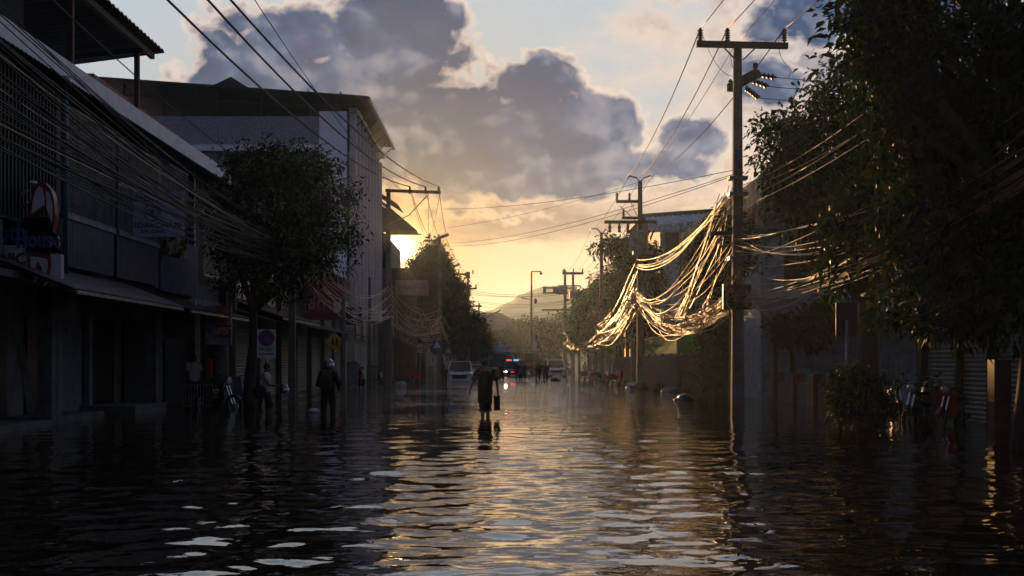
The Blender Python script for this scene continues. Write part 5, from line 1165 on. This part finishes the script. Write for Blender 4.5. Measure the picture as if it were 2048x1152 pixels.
    if kind == 'pickup':
        P(MB().box(-.34, .34, -1.75, -1.45, hb * 1.0, hb * 1.04 + .05), 'bonnet_scoop', sign_black, bv=.02)
        P(MB().box(-hw * .9, hw * .9, 1.12, L - 2.5, hb * 1.0, hb * 1.06 + .05), 'cargo_bed_rim', paint)
    if police:
        P(MB().box(-.62, .62, -.1, .15, h + .005, h + .05), 'light_bar', dark_metal)
        P(MB().box(-.60, -.12, -.12, .12, h + .052, h + .17), 'red_beacon', mat('red beacon', (.6, .02, .02), .3, emit=((1, .05, .06), 3)))
        P(MB().box(.12, .60, -.12, .12, h + .052, h + .17), 'blue_beacon', mat('blue beacon', (.02, .06, .8), .3, emit=((.12, .25, 1), 3)))
        P(MB().box(-.2, .2, yf - .03, yf - .02, hb * .66, hb * .66 + .1), 'red_lamp', mat('red lamp', (.6, .02, .02), .3, emit=((1, .03, .05), 1)))
    t.rotation_euler = (0, 0, rz)
    return t
car('silver_pickup', 'silver pickup with bonnet scoop standing hub deep in water nearest the walker', X3(921, 92), 92, paint_silver, w=1.86, z0=-.25)
car('small_car', 'small pale car half hidden behind the nearest silver pickup', X3(955, 112), 112, paint_white, 'car', w=1.7, z0=-.2)
car('black_pickup', 'black pickup with shiny roof edge behind the walker\'s right shoulder', X3(988, 128), 128, paint_black, w=1.8, z0=-.1)
car('police_pickup', 'white and dark police pickup with red and blue lights flashing', X3(1025, 125), 125, mat('police paint', (.10, .11, .14), .3, coat=.6), w=1.84, z0=-.25, police=True, lit=True)
car('truck', 'orange brown truck with a rounded pale rear cover behind the wading people', X3(1064, 138), 138, paint_orange, 'van', w=2.1, z0=.1)
car('grey_pickup', 'grey blue pickup parked at the right kerb before the tank pole', X3(1111, 122), 122, paint_silver, w=1.86, z0=-.1)
car('dark_pickup', 'dark green pickup left of the grey kerbside pickup', X3(1088, 128), 128, mat('dark green paint', (.015, .03, .025), .3, coat=.6), w=1.7, z0=-.1)
for i, (px, Y, m, kd, lab) in enumerate(((972, 140, paint_maroon, 'car', 'dark red car in the far queue behind the black pickup'), (1000, 150, paint_black, 'van', 'dark van in the far queue left of the police pickup'), (1040, 158, paint_white, 'pickup', 'white pickup in the far queue behind the police pickup'),
        (1084, 156, paint_maroon, 'car', 'maroon car in the far queue right of the orange truck'), (1106, 150, paint_black, 'car', 'black car behind the kerbside pickup on the right'), (1126, 160, paint_silver, 'car', 'silver car last in the right hand queue'), (946, 150, paint_silver, 'car', 'silver car at the left end of the far queue'),
        (1016, 170, paint_silver, 'van', 'pale van standing far back in the middle of the queue'), (1064, 180, paint_blue if False else paint_black, 'van', 'dark van far behind the orange truck'))):
    car('queued_vehicle', lab, X3(px, Y), Y, m, kd, z0=.05)

def cyl_wheel(t, c, r, P, w=.05, tilt=0):
    n = 22; pts = [(c[0], c[1] + r * math.cos(a), c[2] + r * math.sin(a)) for a in np.linspace(0, 2 * math.pi, n + 1)]
    wl = P(MB().tube(pts, w, 7, cap=False), 'wheel', rubber, sm=True)
    rm = MB(); rm.tube([(c[0], c[1] + r * .82 * math.cos(a), c[2] + r * .82 * math.sin(a)) for a in np.linspace(0, 2 * math.pi, n + 1)], .014, 5, cap=False)
    for a in np.linspace(0, math.pi * 2, 7)[:-1]: rm.tube([c, (c[0], c[1] + r * .8 * math.cos(a), c[2] + r * .8 * math.sin(a))], .008, 4)
    rm.lathe([(.03, -.05), (.04, 0), (.03, .05)], c, 'X', 8); P(rm, 'rim', galv, wl)
def bike(name, label, loc, rz, paint=paint_black, scooter=False, lean=0, group='parked motorbikes'):
    """front wheel toward local -Y"""
    t = thing(name, label, 'motorbike', loc, group)
    def P(mb, n, m, par=None, sm=False, bv=0):
        ob = mb.build(n, m, None, sm, bv); ob.parent = par or t; return ob
    r = .26; cyl_wheel(t, (0, -.62, r), r, P); cyl_wheel(t, (0, .60, r), r, P)
    P(MB().bar((-.055, -.60, r), (-.055, -.40, .80), .035).bar((.055, -.60, r), (.055, -.40, .80), .035), 'fork', chrome)
    P(MB().tube([(-.34, -.28, 1.0), (-.18, -.36, 1.02), (0, -.40, .95), (.18, -.36, 1.02), (.34, -.28, 1.0)], .014, 6), 'handlebar', dark_metal, sm=True)
    for s in (-1, 1):
        P(MB().tube([(s * .30, -.29, 1.0), (s * .24, -.29, 1.0)], .02, 6), 'grip', rubber)
        P(MB().tube([(s * .22, -.35, 1.02), (s * .26, -.36, 1.18)], .007, 5).ell((s * .28, -.36, 1.22), (.06, .012, .04), 8, 6), 'mirror', dark_metal, sm=True)
    P(MB().ell((0, -.47, .93), (.10, .07, .08), 12, 8), 'headlight', MATS['headlight glass'], sm=True)
    P(MB().ell((0, -.43, .95), (.13, .07, .11), 12, 8), 'headlight_shell', paint, sm=True)
    P(MB().lathe([(.27, -.045), (.30, -.05), (.30, .05), (.27, .045)], (0, -.62, r), 'X', 20).build and MB().prism([(-.05, -.9, .42), (-.05, -.75, .54), (-.05, -.5, .54), (-.05, -.38, .44), (-.05, -.5, .50), (-.05, -.75, .50)], (.10, 0, 0)), 'front_mudguard', paint, bv=.01)
    if scooter:
        P(MB().add([(-.20, -.46, .92), (.20, -.46, .92), (.24, -.36, .62), (.20, -.28, .36), (-.20, -.28, .36), (-.24, -.36, .62), (-.12, -.30, .92), (.12, -.30, .92), (.16, -.2, .62), (.14, -.14, .36), (-.14, -.14, .36), (-.16, -.2, .62)],
            [(0, 1, 2, 5), (5, 2, 3, 4), (7, 6, 11, 8), (8, 11, 10, 9), (0, 6, 7, 1), (1, 7, 8, 2), (2, 8, 9, 3), (3, 9, 10, 4), (4, 10, 11, 5), (5, 11, 6, 0)]), 'leg_shield', paint, bv=.02)
        P(MB().box(-.14, .14, -.25, .2, .30, .36), 'footboard', sign_black, bv=.02)
    else:
        P(MB().ell((0, -.12, .78), (.13, .24, .12), 12, 8), 'fuel_tank', paint, sm=True)
        P(MB().box(-.13, .13, -.25, .15, .28, .56).ell((0, -.28, .45), (.09, .1, .1)), 'engine', dark_metal, bv=.02)
    P(MB().bar((0, -.42, .86), (0, .0, .5), .05).bar((0, 0, .5), (0, .5, .62), .05), 'frame', dark_metal)
    P(MB().loft([(0, .38, .70, .12, .36), (0, .38, .78, .14, .38), (0, .40, .80, .11, .34)], 14), 'seat', sign_black, sm=True)
    P(MB().add([(-.12, .08, .42), (.12, .08, .42), (.10, .85, .60), (-.10, .85, .60), (-.14, .05, .70), (.14, .05, .70), (.09, .9, .74), (-.09, .9, .74)], [(0, 3, 2, 1), (4, 5, 6, 7), (0, 1, 5, 4), (1, 2, 6, 5), (2, 3, 7, 6), (3, 0, 4, 7)]), 'rear_body', paint, bv=.02)
    P(MB().ell((0, .90, .68), (.07, .04, .04), 8, 6), 'tail_light', sign_red, sm=True)
    P(MB().tube([(.14, .05, .28), (.15, .5, .30), (.15, .8, .36)], [.03, .045, .05], 8), 'exhaust', chrome, sm=True)
    t.rotation_euler = (0, lean, rz); return t
mat('headlight glass', (.35, .37, .40), .12)
bike('scooter', 'red scooter with round headlight standing before the middle roller shutter', (X3(1898, 28.6), 28.6, -.18), rad(-38), paint_red, True, rad(6))
bike('motorbike', 'dark motorbike with wire spoked front wheel between the bush and the red scooter', (X3(1822, 29.6), 29.6, -.15), rad(-30), paint_black, False, rad(8))
bike('motorbike', 'dark motorbike with bright headlight standing deepest under the big tree', (X3(1795, 31.5), 31.5, -.10), rad(-10), paint_black, False, rad(-4))
bike('motorbike', 'dark motorbike standing rear first beside the spoked wheel motorbike', (X3(1858, 30.2), 30.2, -.12), rad(150), paint_black, True, rad(4))
bike('motorbike', 'dark motorbike with shining mirror parked under the red poster on the left', (X3(437, 37.0), 37.0, -.10), rad(60), paint_black, True, rad(-5))
bike('motorbike', 'dark motorbike farther back behind the round pillar on the left', (X3(470, 40.5), 40.5, -.08), rad(80), paint_maroon, True, rad(5))
for i, (px, Y) in enumerate(((1190, 88), (1178, 96), (1205, 84), (1232, 74), (760, 84), (838, 90))):
    bike('motorbike', ('dark motorbike at the right kerb under the cable ends', 'dark motorbike farthest along the right kerb', 'dark motorbike at the right kerb beside the grey post', 'dark motorbike at the right kerb nearest the transformer pole', 'dark motorbike before the shutters behind the thin left pole', 'dark motorbike left of the silver pickup')[i], (X3(px, Y), Y, -.1), rad(20 + 40 * i), (paint_black, paint_red)[i % 2], True, 0, 'motorbikes along the far kerbs')

# ------------------------------------------------------------ signs
def sign_post(t, x, y, z1, r=.035, m=galv): return MB().tube([(x, y, -.4), (x, y, z1)], r, 8).build('post', m, t, smooth=True)
# tooth emblem sign on the dental clinic
Yt = 25.6; t = thing('tooth_sign', 'red edged tooth shaped clinic sign with blue letters above a white name board', 'sign', (X3(75, Yt), Yt, Z3(570, Yt)))
def sgn(pts, Y, ext, n, m, par, push=0):
    return MB().prism([P3(x, y, Y) for x, y in pts], (0, ext, 0)).build(n, m, par)
up_o = [(58, 438), (60, 405), (66, 378), (76, 364), (90, 366), (102, 380), (108, 400), (110, 430), (106, 465), (99, 440), (88, 418), (80, 420), (66, 432)]
up_i = [(63, 427), (65, 404), (70, 384), (78, 372), (84, 376), (88, 392), (89, 408), (84, 413), (74, 420)]
up_j = [(91, 380), (98, 386), (104, 405), (105, 430), (103, 446), (96, 424), (92, 412), (93, 400)]
sgn(up_o, Yt, .22, 'tooth_outline', mat('red enamel', (.20, .025, .022), .4), t); sgn(up_i, Yt - .012, .011, 'tooth_face', sign_white, t); sgn(up_j, Yt - .012, .011, 'tooth_face', sign_white, t)
lo_o = [(57, 503), (99, 510), (99, 535), (94, 560), (86, 571), (81, 562), (78, 535), (74, 530), (71, 552), (66, 564), (60, 550), (57, 530)]
lo_i = [(61, 512), (95, 518), (95, 535), (90, 557), (86, 562), (83, 535), (77, 522), (72, 528), (68, 553), (64, 550), (61, 530)]
sgn(lo_o, Yt - .05, .14, 'tooth_root_outline', MATS['red enamel'], t); sgn(lo_i, Yt - .062, .011, 'tooth_root_face', sign_white, t)
MB().box(X3(-60, Yt), X3(44, Yt), Yt + .02, Yt + .2, Z3(560, Yt), Z3(490, Yt)).build('name_board', sign_white, t)
MB().box(X3(98.6, Yt), X3(121, Yt), Yt + .03, Yt + .2, Z3(571, Yt), Z3(508, Yt)).build('side_board', sign_white, t)
MB().box(X3(-60, Yt), X3(108, Yt), Yt + .21, Yt + .5, Z3(500, Yt), Z3(432, Yt)).build('backing_frame', black, t)
text('lettering', 'Tooth', .52, P3(0, 466, Yt + .0), FACE, letter_blue, t, .03, .012, .8)
text('lettering', 'House', .46, P3(76, 480, Yt - .02), FACE, letter_blue, t, .03, .012, .72)
text('lettering', 'CLINIC', .30, P3(4, 518, Yt), FACE, letter_dark, t, .02, .008)
for dy in (0, 24): MB().bar(P3(-40, 447 + dy, Yt + .1), P3(56, 380 + dy, Yt + .1), .05).build('support_rod', galv, t)
MB().ell(P3(66, 366, Yt + .1), (.09, .09, .05), 10, 6).build('lamp', sign_white, t, smooth=True)
# eye clinic banner
Ye = 33.4; t = thing('eye_clinic_banner', 'large pale banner with eye emblem and clinic lettering on the cladding', 'banner', (X3(305, Ye), Ye, Z3(475, Ye)))
MB().box(X3(241, Ye), X3(366, Ye), Ye, Ye + .05, Z3(473, Ye), Z3(383, Ye)).build('sheet', mat('banner cloth', (.30, .32, .42), .6, col2=(.26, .28, .37)), t)
MB().box(X3(360, Ye), X3(367, Ye), Ye + .06, Ye + .12, Z3(478, Ye), Z3(380, Ye)).build('frame', galv, t)
text('lettering', 'ศูนย์ตรวจรักษาตา', .21, P3(304, 398, Ye - .01), FACE, letter_dark, t, .004, .004)
text('lettering', 'SRIDARCHAN', .205, P3(306, 451, Ye - .01), FACE, letter_dark, t, .004, .002, 1.15)
text('lettering', 'EYE CLINIC', .115, P3(306, 463, Ye - .01), FACE, letter_dark, t, .004, .002, 1.1)
c = P3(304, 425, Ye - .01)
def ring(c, rx, rz_, r, n=30): return [(c[0] + rx * math.cos(a), c[1], c[2] + rz_ * math.sin(a)) for a in np.linspace(0, 2 * math.pi, n)]
MB().tube(ring(c, .21, .21, 0), .012, 5, cap=False).tube(ring(c, .17, .075, 0), .010, 5, cap=False).build('emblem_ring', letter_dark, t)
MB().lathe([(.05, -.006), (.05, .006)], c, 'Y', 14).build('emblem_pupil', letter_dark, t)
# torn brown photo banner
t = thing('photo_banner', 'sagging brown photo banner hanging below the eye clinic banner', 'banner', P3(350, 520, 36.2))
m = MB(); Yp = 36.2; n = 16
pm = bpy.data.materials.new('photo print'); pm.use_nodes = True; tt = NT(pm.node_tree); co = V(tt, tt.n('ShaderNodeTexCoord').outputs['Object'])
c_ = tt.mix(tt.ss(tt.noise(tt.vm('MULTIPLY', co, (1, 1, .5)), 4, 6, .7), .42, .6), (.03, .02, .015), (.42, .26, .12)); c_ = tt.mix(tt.ss(tt.noise(co, 7, 3), .58, .66), c_, (.45, .42, .38)); tt.put(pm.node_tree.nodes['Principled BSDF'].inputs['Base Color'], c_)
top = [(320, 474), (376, 448)]; vs = []
for j in range(n + 1):
    for i in range(n + 1):
        u, v = i / n, j / n; x = 321 + 54 * u + 2 * math.sin(v * 5); y = (474 - 18 * u) * (1 - v) + (514 + 11 * u - 6 * math.sin(math.pi * u)) * v
        p = P3(x, y, Yp); vs.append((p[0], p[1] + .05 * math.sin(u * 9 + v * 3), p[2]))
m.add(vs, [(j * (n + 1) + i, j * (n + 1) + i + 1, (j + 1) * (n + 1) + i + 1, (j + 1) * (n + 1) + i) for j in range(n) for i in range(n)]); o = m.build('cloth', pm, t, smooth=True)
sd2 = o.modifiers.new('th', 'SOLIDIFY'); sd2.thickness = .01
MB().tube([P3(319, 475, Yp), P3(377, 448, Yp)], .02, 6).build('rod', galv, t)
# clinic board under the awning
Yb = 37.4; t = thing('clinic_board', 'dim white board with a ring emblem and three lines of text under the awning', 'sign', P3(343, 678, Yb))
MB().box(X3(302, Yb), X3(385, Yb), Yb, Yb + .06, Z3(678, Yb), Z3(604, Yb)).build('board', mat('dull board', (.14, .125, .12), .7), t)
MB().box(X3(388, Yb), X3(391, Yb), Yb - .02, Yb + .1, Z3(682, Yb), Z3(600, Yb)).build('frame', galv, t)
text('lettering', 'SRIDARCHAN', .15, P3(344, 642, Yb - .01), FACE, letter_dark, t, .004, .002, 1.1)
text('lettering', 'ศูนย์ตรวจรักษาตา', .13, P3(340, 651, Yb - .01), FACE, letter_dark, t); text('lettering', 'EYE CLINIC', .12, P3(340, 661, Yb - .01), FACE, letter_dark, t)
c = P3(343, 618, Yb - .01); MB().tube(ring(c, .13, .13, 0), .01, 5, cap=False).tube(ring(c, .1, .045, 0), .008, 5, cap=False).build('emblem_ring', letter_dark, t)
# writing on the wall beside the door
t = thing('wall_emblem', 'dark oval emblem with two short text lines on the pale wall beside the barred door', 'sign', P3(118, 650, 29.4))
XW = -10.98
def wl(px, py): Y = XW / ((px - 1012) / F); return (XW, Y, Z3(py, Y))
a = wl(118, 640); MB().lathe([(.16, -.01), (.16, .01)], (a[0] + .02, a[1], a[2]), 'X', 16).build('oval', letter_dark, t)
text('lettering', 'TOOTH HOUSE', .16, tuple(Vector(wl(118, 659)) + Vector((.02, 0, 0))), FACE_R, letter_dark, t); text('lettering', 'CLINIC', .14, tuple(Vector(wl(118, 669)) + Vector((.02, 0, 0))), FACE_R, letter_dark, t)
# red poster with white side panel
Yr = 38.0; t = thing('poster_sign', 'red and white hanging poster sign with a blue strip along its foot', 'sign', P3(438, 690, Yr))
MB().box(X3(411, Yr), X3(463, Yr), Yr, Yr + .08, Z3(689, Yr), Z3(612, Yr)).build('panel', mat('pale blue panel', (.22, .24, .32), .5), t)
MB().box(X3(431, Yr), X3(463, Yr), Yr - .015, Yr - .003, Z3(676, Yr), Z3(612, Yr)).build('red_poster', sign_red, t)
MB().ell(P3(451, 627, Yr - .015), (.14, .01, .17), 12, 8).build('food_picture', mat('orange print', (.35, .16, .08), .6), t)
text('lettering', 'เฮีย', .34, P3(448, 642, Yr - .025), FACE, cloth_white, t, .004, .008); text('lettering', 'เสรา', .34, P3(446, 661, Yr - .025), FACE, cloth_white, t, .004, .008)
text('lettering', '7', .16, P3(415, 683, Yr - .01), FACE, letter_dark, t, .003, .004); text('lettering', 'สาขา', .14, P3(451, 683, Yr - .01), FACE, sign_blue, t)
# no parking sign
Yn = 36.5; t = thing('no_parking_sign', 'white panel with red ringed blue no parking disc and two lines of Thai text', 'road sign', P3(533, 717, Yn))
x = X3(532, Yn); sign_post(t, x, Yn + .05, Z3(660, Yn))
MB().box(X3(514, Yn), X3(551, Yn), Yn, Yn + .02, Z3(716, Yn), Z3(659, Yn)).build('panel', sign_white, t)
c = P3(533, 676, Yn - .01); MB().lathe([(.235, -.006), (.235, .006)], c, 'Y', 28).build('red_ring', sign_red, t); c2 = (c[0], c[1] - .01, c[2]); MB().lathe([(.185, -.005), (.185, .005)], c2, 'Y', 28).build('blue_disc', sign_blue, t)
MB().bar((c[0] - .14, c[1] - .02, c[2] + .14), (c[0] + .14, c[1] - .02, c[2] - .14), .05, .008, up=(0, 1, 0)).build('red_slash', sign_red, t)
text('lettering', '6.00-18.00 น.', .085, P3(533, 699, Yn - .008), FACE, letter_dark, t, .002, .002); text('lettering', 'เว้นวันอาทิตย์', .085, P3(533, 708, Yn - .008), FACE, letter_dark, t, .002, .002)
MB().box(X3(515, Yn), X3(550, Yn), Yn - .006, Yn - .002, Z3(694.6, Yn), Z3(693.8, Yn)).build('divider', letter_dark, t)
# maroon Thai restaurant sign
Ym = 62; t = thing('restaurant_sign', 'maroon hanging sign with large pale Thai lettering beside the yellow sign', 'sign', P3(645, 640, Ym))
MB().box(X3(608, Ym), X3(684, Ym), Ym, Ym + .1, Z3(640, Ym), Z3(555, Ym)).build('board', sign_maroon, t)
text('lettering', 'ชูชีดานี', .74, P3(641, 609, Ym - .02), FACE, mat('pink letters', (.40, .22, .24), .6), t, .01, .012, 1.05)
text('lettering', 'อ. วิไลพร', .26, P3(636, 623, Ym - .02), FACE, mat('orange letters', (.32, .12, .06), .6), t, .01, .004); text('lettering', 'สี', .5, P3(615, 570, Ym - .02), FACE, MATS['pink letters'], t, .01, .01)
MB().box(X3(667, Ym), X3(681, Ym), Ym - .05, Ym - .01, Z3(625, Ym), Z3(603, Ym)).build('paper', sign_white, t)
# yellow diamond school sign
Yy = 50; t = thing('school_sign', 'yellow diamond warning sign with two walking children', 'road sign', P3(669, 705, Yy)); c = P3(669, 683, Yy)
sign_post(t, c[0], Yy + .05, c[2] + .2); d = .36
MB().prism([(c[0], Yy, c[2] + d), (c[0] + d, Yy, c[2]), (c[0], Yy, c[2] - d), (c[0] - d, Yy, c[2])], (0, .02, 0)).build('diamond', sign_yellow, t)
for dx in (-.07, .08):
    MB().prism([(c[0] + dx - .05, Yy - .01, c[2] - .16), (c[0] + dx - .02, Yy - .01, c[2] - .16), (c[0] + dx, Yy - .01, c[2] - .05), (c[0] + dx + .04, Yy - .01, c[2] - .17), (c[0] + dx + .07, Yy - .01, c[2] - .15), (c[0] + dx + .03, Yy - .01, c[2] - .02), (c[0] + dx + .04, Yy - .01, c[2] + .09), (c[0] + dx - .03, Yy - .01, c[2] + .09), (c[0] + dx - .04, Yy - .01, c[2] - .02)], (0, .005, 0)).ell((c[0] + dx, Yy - .01, c[2] + .13), (.03, .005, .035), 8, 6).build('child_symbol', sign_black, t)
# poster of a hand, long signboards, sun-side sign
def board(name, label, x0, y0, x1, y1, Y, m, lines=(), cat='sign', post=False, lm=letter_dark, size=.3):
    t = thing(name, label, cat, P3((x0 + x1) / 2, y1, Y)); MB().box(X3(x0, Y), X3(x1, Y), Y, Y + .08, Z3(y1, Y), Z3(y0, Y)).build('board', m, t)
    MB().box(X3(x0, Y) - .04, X3(x1, Y) + .04, Y + .09, Y + .13, Z3(y1, Y) - .04, Z3(y0, Y) + .04).build('frame', dark_metal, t)
    for i, (s, sz) in enumerate(lines): text('lettering', s, sz, P3((x0 + x1) / 2, y0 + (y1 - y0) * (i + .6) / (len(lines) + .2), Y - .015), FACE, lm, t, .005, .004)
    if post: MB().tube([((X3(x0, Y) + X3(x1, Y)) / 2, Y + .15, -.4), ((X3(x0, Y) + X3(x1, Y)) / 2, Y + .15, Z3(y0, Y))], .05, 8).build('post', galv, t)
    return t
board('roadside_sign', 'pale signboard with lines of text directly below the sun', 790, 560, 857, 591, 100, mat('pinkish board', (.38, .28, .27), .6), (('รุ่งเรืองการค้า', .42),))
t = board('photo_poster', 'poster of a white sculpted hand above the brown awning', 692, 616, 722, 648, 76, mat('dark poster', (.07, .06, .07), .6), ())
hm_ = MB(); c = P3(711, 640, 75.9)
hm_.ell((c[0], c[1], c[2] + .15), (.16, .03, .3), 10, 8, .05)
for i, (dx, L) in enumerate(((-.14, .35), (-.05, .5), (.05, .55), (.13, .45))): hm_.tube([(c[0] + dx * .7, c[1], c[2] + .3), (c[0] + dx * 1.2, c[1], c[2] + .3 + L)], [.05, .03], 6)
hm_.tube([(c[0] - .12, c[1], c[2] + .1), (c[0] - .5, c[1], c[2] - .12)], [.06, .035], 6); hm_.build('hand_picture', mat('grey print', (.34, .35, .40), .7), t)
board('upright_signboard', 'tall narrow signboard with pale columns of letters above the far shop fronts', 800, 632, 832, 676, 108, mat('grey orange board', (.25, .17, .13), .7), (('ร้าน', .5), ('ยา', .5)))
board('parking_plate', 'grey roadside plate on a post left of the blue crossing sign', 845, 656, 859, 684, 88, mat('grey plate', (.28, .26, .25), .5), (('P', .4), ('วัน', .2)), 'road sign', True)
board('round_sign_panel', 'small white panel with a faint ring on a post before the shops', 833, 687, 846, 706, 84, mat('dull white plate', (.26, .24, .25), .5), (('0', .25),), 'road sign', True)
for px, py, Y, s, lab in ((874, 690, 84, .32, 'larger blue square crossing sign with white triangle left of the silver pickup'), (897, 701, 100, .26, 'smaller blue crossing sign with white triangle above the silver pickup')):
    t = thing('crossing_sign', lab, 'road sign', P3(px, py, Y), 'blue crossing signs'); c = P3(px, py, Y); sign_post(t, c[0], Y + .05, c[2] + s)
    MB().box(c[0] - s, c[0] + s, Y, Y + .02, c[2] - s, c[2] + s).build('plate', mat('crossing blue', (.035, .04, .20), .4), t)
    MB().prism([(c[0] - s * .75, Y - .01, c[2] - s * .6), (c[0] + s * .75, Y - .01, c[2] - s * .6), (c[0], Y - .01, c[2] + s * .8)], (0, .006, 0)).build('triangle', sign_white, t)
    MB().tube([(c[0] - s * .15, Y - .02, c[2] - s * .5), (c[0], Y - .02, c[2] - s * .1), (c[0] + s * .2, Y - .02, c[2] - s * .5)], .02, 4).ell((c[0], Y - .02, c[2] + s * .2), (.04, .01, .05), 6, 5).build('walker_symbol', sign_black, t)
    MB().box(c[0] - s, c[0] + s, Y, Y + .02, c[2] - s * 1.9, c[2] - s * 1.2).build('text_plate', MATS['crossing blue'], t)
# signboard on a post on the right, seen from behind
Ys = 31.5; t = thing('dark_signboard', 'dark rectangular signboard seen from behind on a thin post above the round bush', 'sign', P3(1691, 672, Ys))
MB().box(X3(1672, Ys), X3(1712, Ys), Ys, Ys + .05, Z3(671, Ys), Z3(606, Ys)).build('board', sign_black, t)
MB().box(X3(1672, Ys), X3(1712, Ys), Ys - .03, Ys - .003, Z3(640, Ys), Z3(638, Ys)).build('crossbar', dark_metal, t); sign_post(t, X3(1692, Ys), Ys - .06, Z3(640, Ys), .04)
board('hanging_board', 'small pale board hanging under the cable ends at the right kerb', 1178, 697, 1190, 712, 100, sign_white, (('ขาย', .25),))

# ------------------------------------------------------------ small things at the water line
def single(mb, name, label, cat, m, group=None, smooth=False, bevel=0):
    o = mb.build(name, m, None, smooth, bevel); return tag(o, label, cat, group)
single(MB().lathe([(.26, -.4), (.26, 2.2), (.22, 2.3)], (X3(440, 39), 39, 0), n=18), 'round_pillar', 'round grey pillar under the red poster sign', 'pillar', concrete, smooth=True)
x = X3(1372, 46.5); single(MB().ell((x, 46.5, .05), (.32, .45, .20), 16, 10, .05), 'bin_bag', 'black shiny bag bulging out of the water near the nearest pole', 'bag', mat('shiny bag', (.03, .03, .04), .25), smooth=True)
single(MB().ell((x - .28, 46.2, .0), (.22, .3, .10), 12, 8, .05), 'bin_bag', 'lower black bag leaning beside the bulging one', 'bag', MATS['shiny bag'], smooth=True)
single(MB().ell((X3(1262, 66), 66, .02), (.3, .3, .14), 12, 8, .1), 'floating_bag', 'small dark bag floating left of the transformer pole', 'bag', MATS['shiny bag'], smooth=True)
single(MB().ell((X3(1256, 65), 65, .03), (.12, .12, .08), 10, 6, .1), 'floating_bottle', 'pale bottle floating beside the small dark bag', 'bottle', bag_white, smooth=True)
single(MB().ell((X3(1111, 93), 93, .0), (.42, .5, .2), 14, 8, .08), 'floating_bag', 'dark hump floating in mid street right of the far people', 'bag', cloth_black, smooth=True)
rs = random.Random(9)
G = [('blue_tarp', 'crumpled blue tarpaulin at the foot of the sheet fence', 'tarpaulin', 1342, 58, .45, .22, plastic_blue), ('heaped_bag', 'dark heaped bag beside the blue tarpaulin', 'bag', 1318, 60, .3, .3, cloth_black),
     ('white_box', 'small white box in the water right of the standing man', 'box', 628, 34.5, .16, .08, bag_white), ('white_box', 'pale box afloat before the far left shutters', 'box', 802, 76, .35, .2, bag_white), ('round_pot', 'pale round pot before the far left shutters', 'pot', 788, 77, .22, .25, concrete)]
for n, lab, cat, px, Y, rx, rz_, m in G: single(MB().ell((X3(px, Y), Y, .05), (rx, rx * .7, rz_), 14, 8, .09), n, lab, cat, m, smooth=True)
for i in range(9):
    px = 1195 + i * 12 + rs.uniform(-4, 4); Y = 90 - i * 3.2
    single(MB().ell((X3(px, Y), Y, .06), (rs.uniform(.2, .5), .35, rs.uniform(.10, .32)), 12, 7, .14), 'sandbag', 'dark sandbag in the water along the right roadside', 'sandbag', cloth_dark if i % 3 else bag_white, 'sandbags along the right roadside', True)
# white plastic barrier and crate on the left
t = thing('steel_barrier', 'low steel crowd barrier under the awning beside the person in the pale shirt', 'barrier', (X3(390, 37), 37, -.1)); b = MB(); x0, x1 = X3(365, 36.8), X3(425, 36.8)
for z in (.0, .62): b.tube([(x0, 36.8, z + .1), (x1, 36.8, z + .1)], .02, 6)
for i in range(11): b.tube([(x0 + (x1 - x0) * i / 10, 36.8, .1), (x0 + (x1 - x0) * i / 10, 36.8, .72)], .012, 5)
b.build('frame', galv, t)
o = MB().prism([P3(450, 806, 39.5), P3(490, 806, 39.5), P3(480, 752, 39.5), P3(452, 756, 39.5)], (0, .6, 0)).build('cloth_cover', mat('pale cover', (.12, .13, .16), .8), None); tag(o, 'pale cloth covered stall box behind the motorbike on the left', 'box')
o = single(MB().box(X3(412, 38.4), X3(422, 38.4), 38.4, 38.6, Z3(755, 38.4), Z3(718, 38.4)), 'red_banner', 'small red orange upright banner behind the motorbike on the left', 'banner', mat('red orange', (.42, .05, .02), .6))
# leaning pale plank at the far left
single(MB().bar(P3(42, 690, 29), P3(62, 826, 28.4), .16, .05), 'plank', 'pale plank leaning in the dark doorway at the far left', 'plank', mat('pale plank', (.20, .19, .18), .7))
for i, (px, py, Y, w_, h_) in enumerate(((742, 760, 72, .5, 1.2), (704, 740, 64, .5, 1.4), (862, 745, 90, .35, 1.1))):
    t = thing('power_cabinet', ('grey street cabinet at the foot of the thin left pole', 'grey cabinet against the glare tinted shutters', 'dark cabinet left of the silver pickup')[i], 'cabinet', (X3(px, Y), Y, -.4), 'street cabinets'); X_ = X3(px, Y)
    MB().box(X_ - w_ / 2, X_ + w_ / 2, Y, Y + .4, -.4, h_).build('body', concrete, t, bevel=.02); MB().box(X_ - w_ / 2 + .05, X_ + w_ / 2 - .05, Y - .02, Y - .003, -.2, h_ - .12).build('door', galv, t)
for i, (px, py, Y, lab) in enumerate(((1030, 604, 258, 'tv aerial'),)): pass

lit = random.Random(3)
for i in range(26):
    Y = lit.uniform(10, 34); x = lit.uniform(-.34, .36) * Y; a = lit.uniform(0, 6.28); L = lit.uniform(.04, .11)
    m = MB().prism([(x - L * math.cos(a), Y - L * math.sin(a), .012), (x - L * .35 * math.sin(a), Y + L * .35 * math.cos(a), .02), (x + L * math.cos(a), Y + L * math.sin(a), .012), (x + L * .3 * math.sin(a), Y - L * .3 * math.cos(a), .014)], (0, 0, .006))
    single(m, 'floating_leaf', 'small brown leaf floating on the flood water', 'leaf', leaf_warm, 'leaves floating on the flood water')
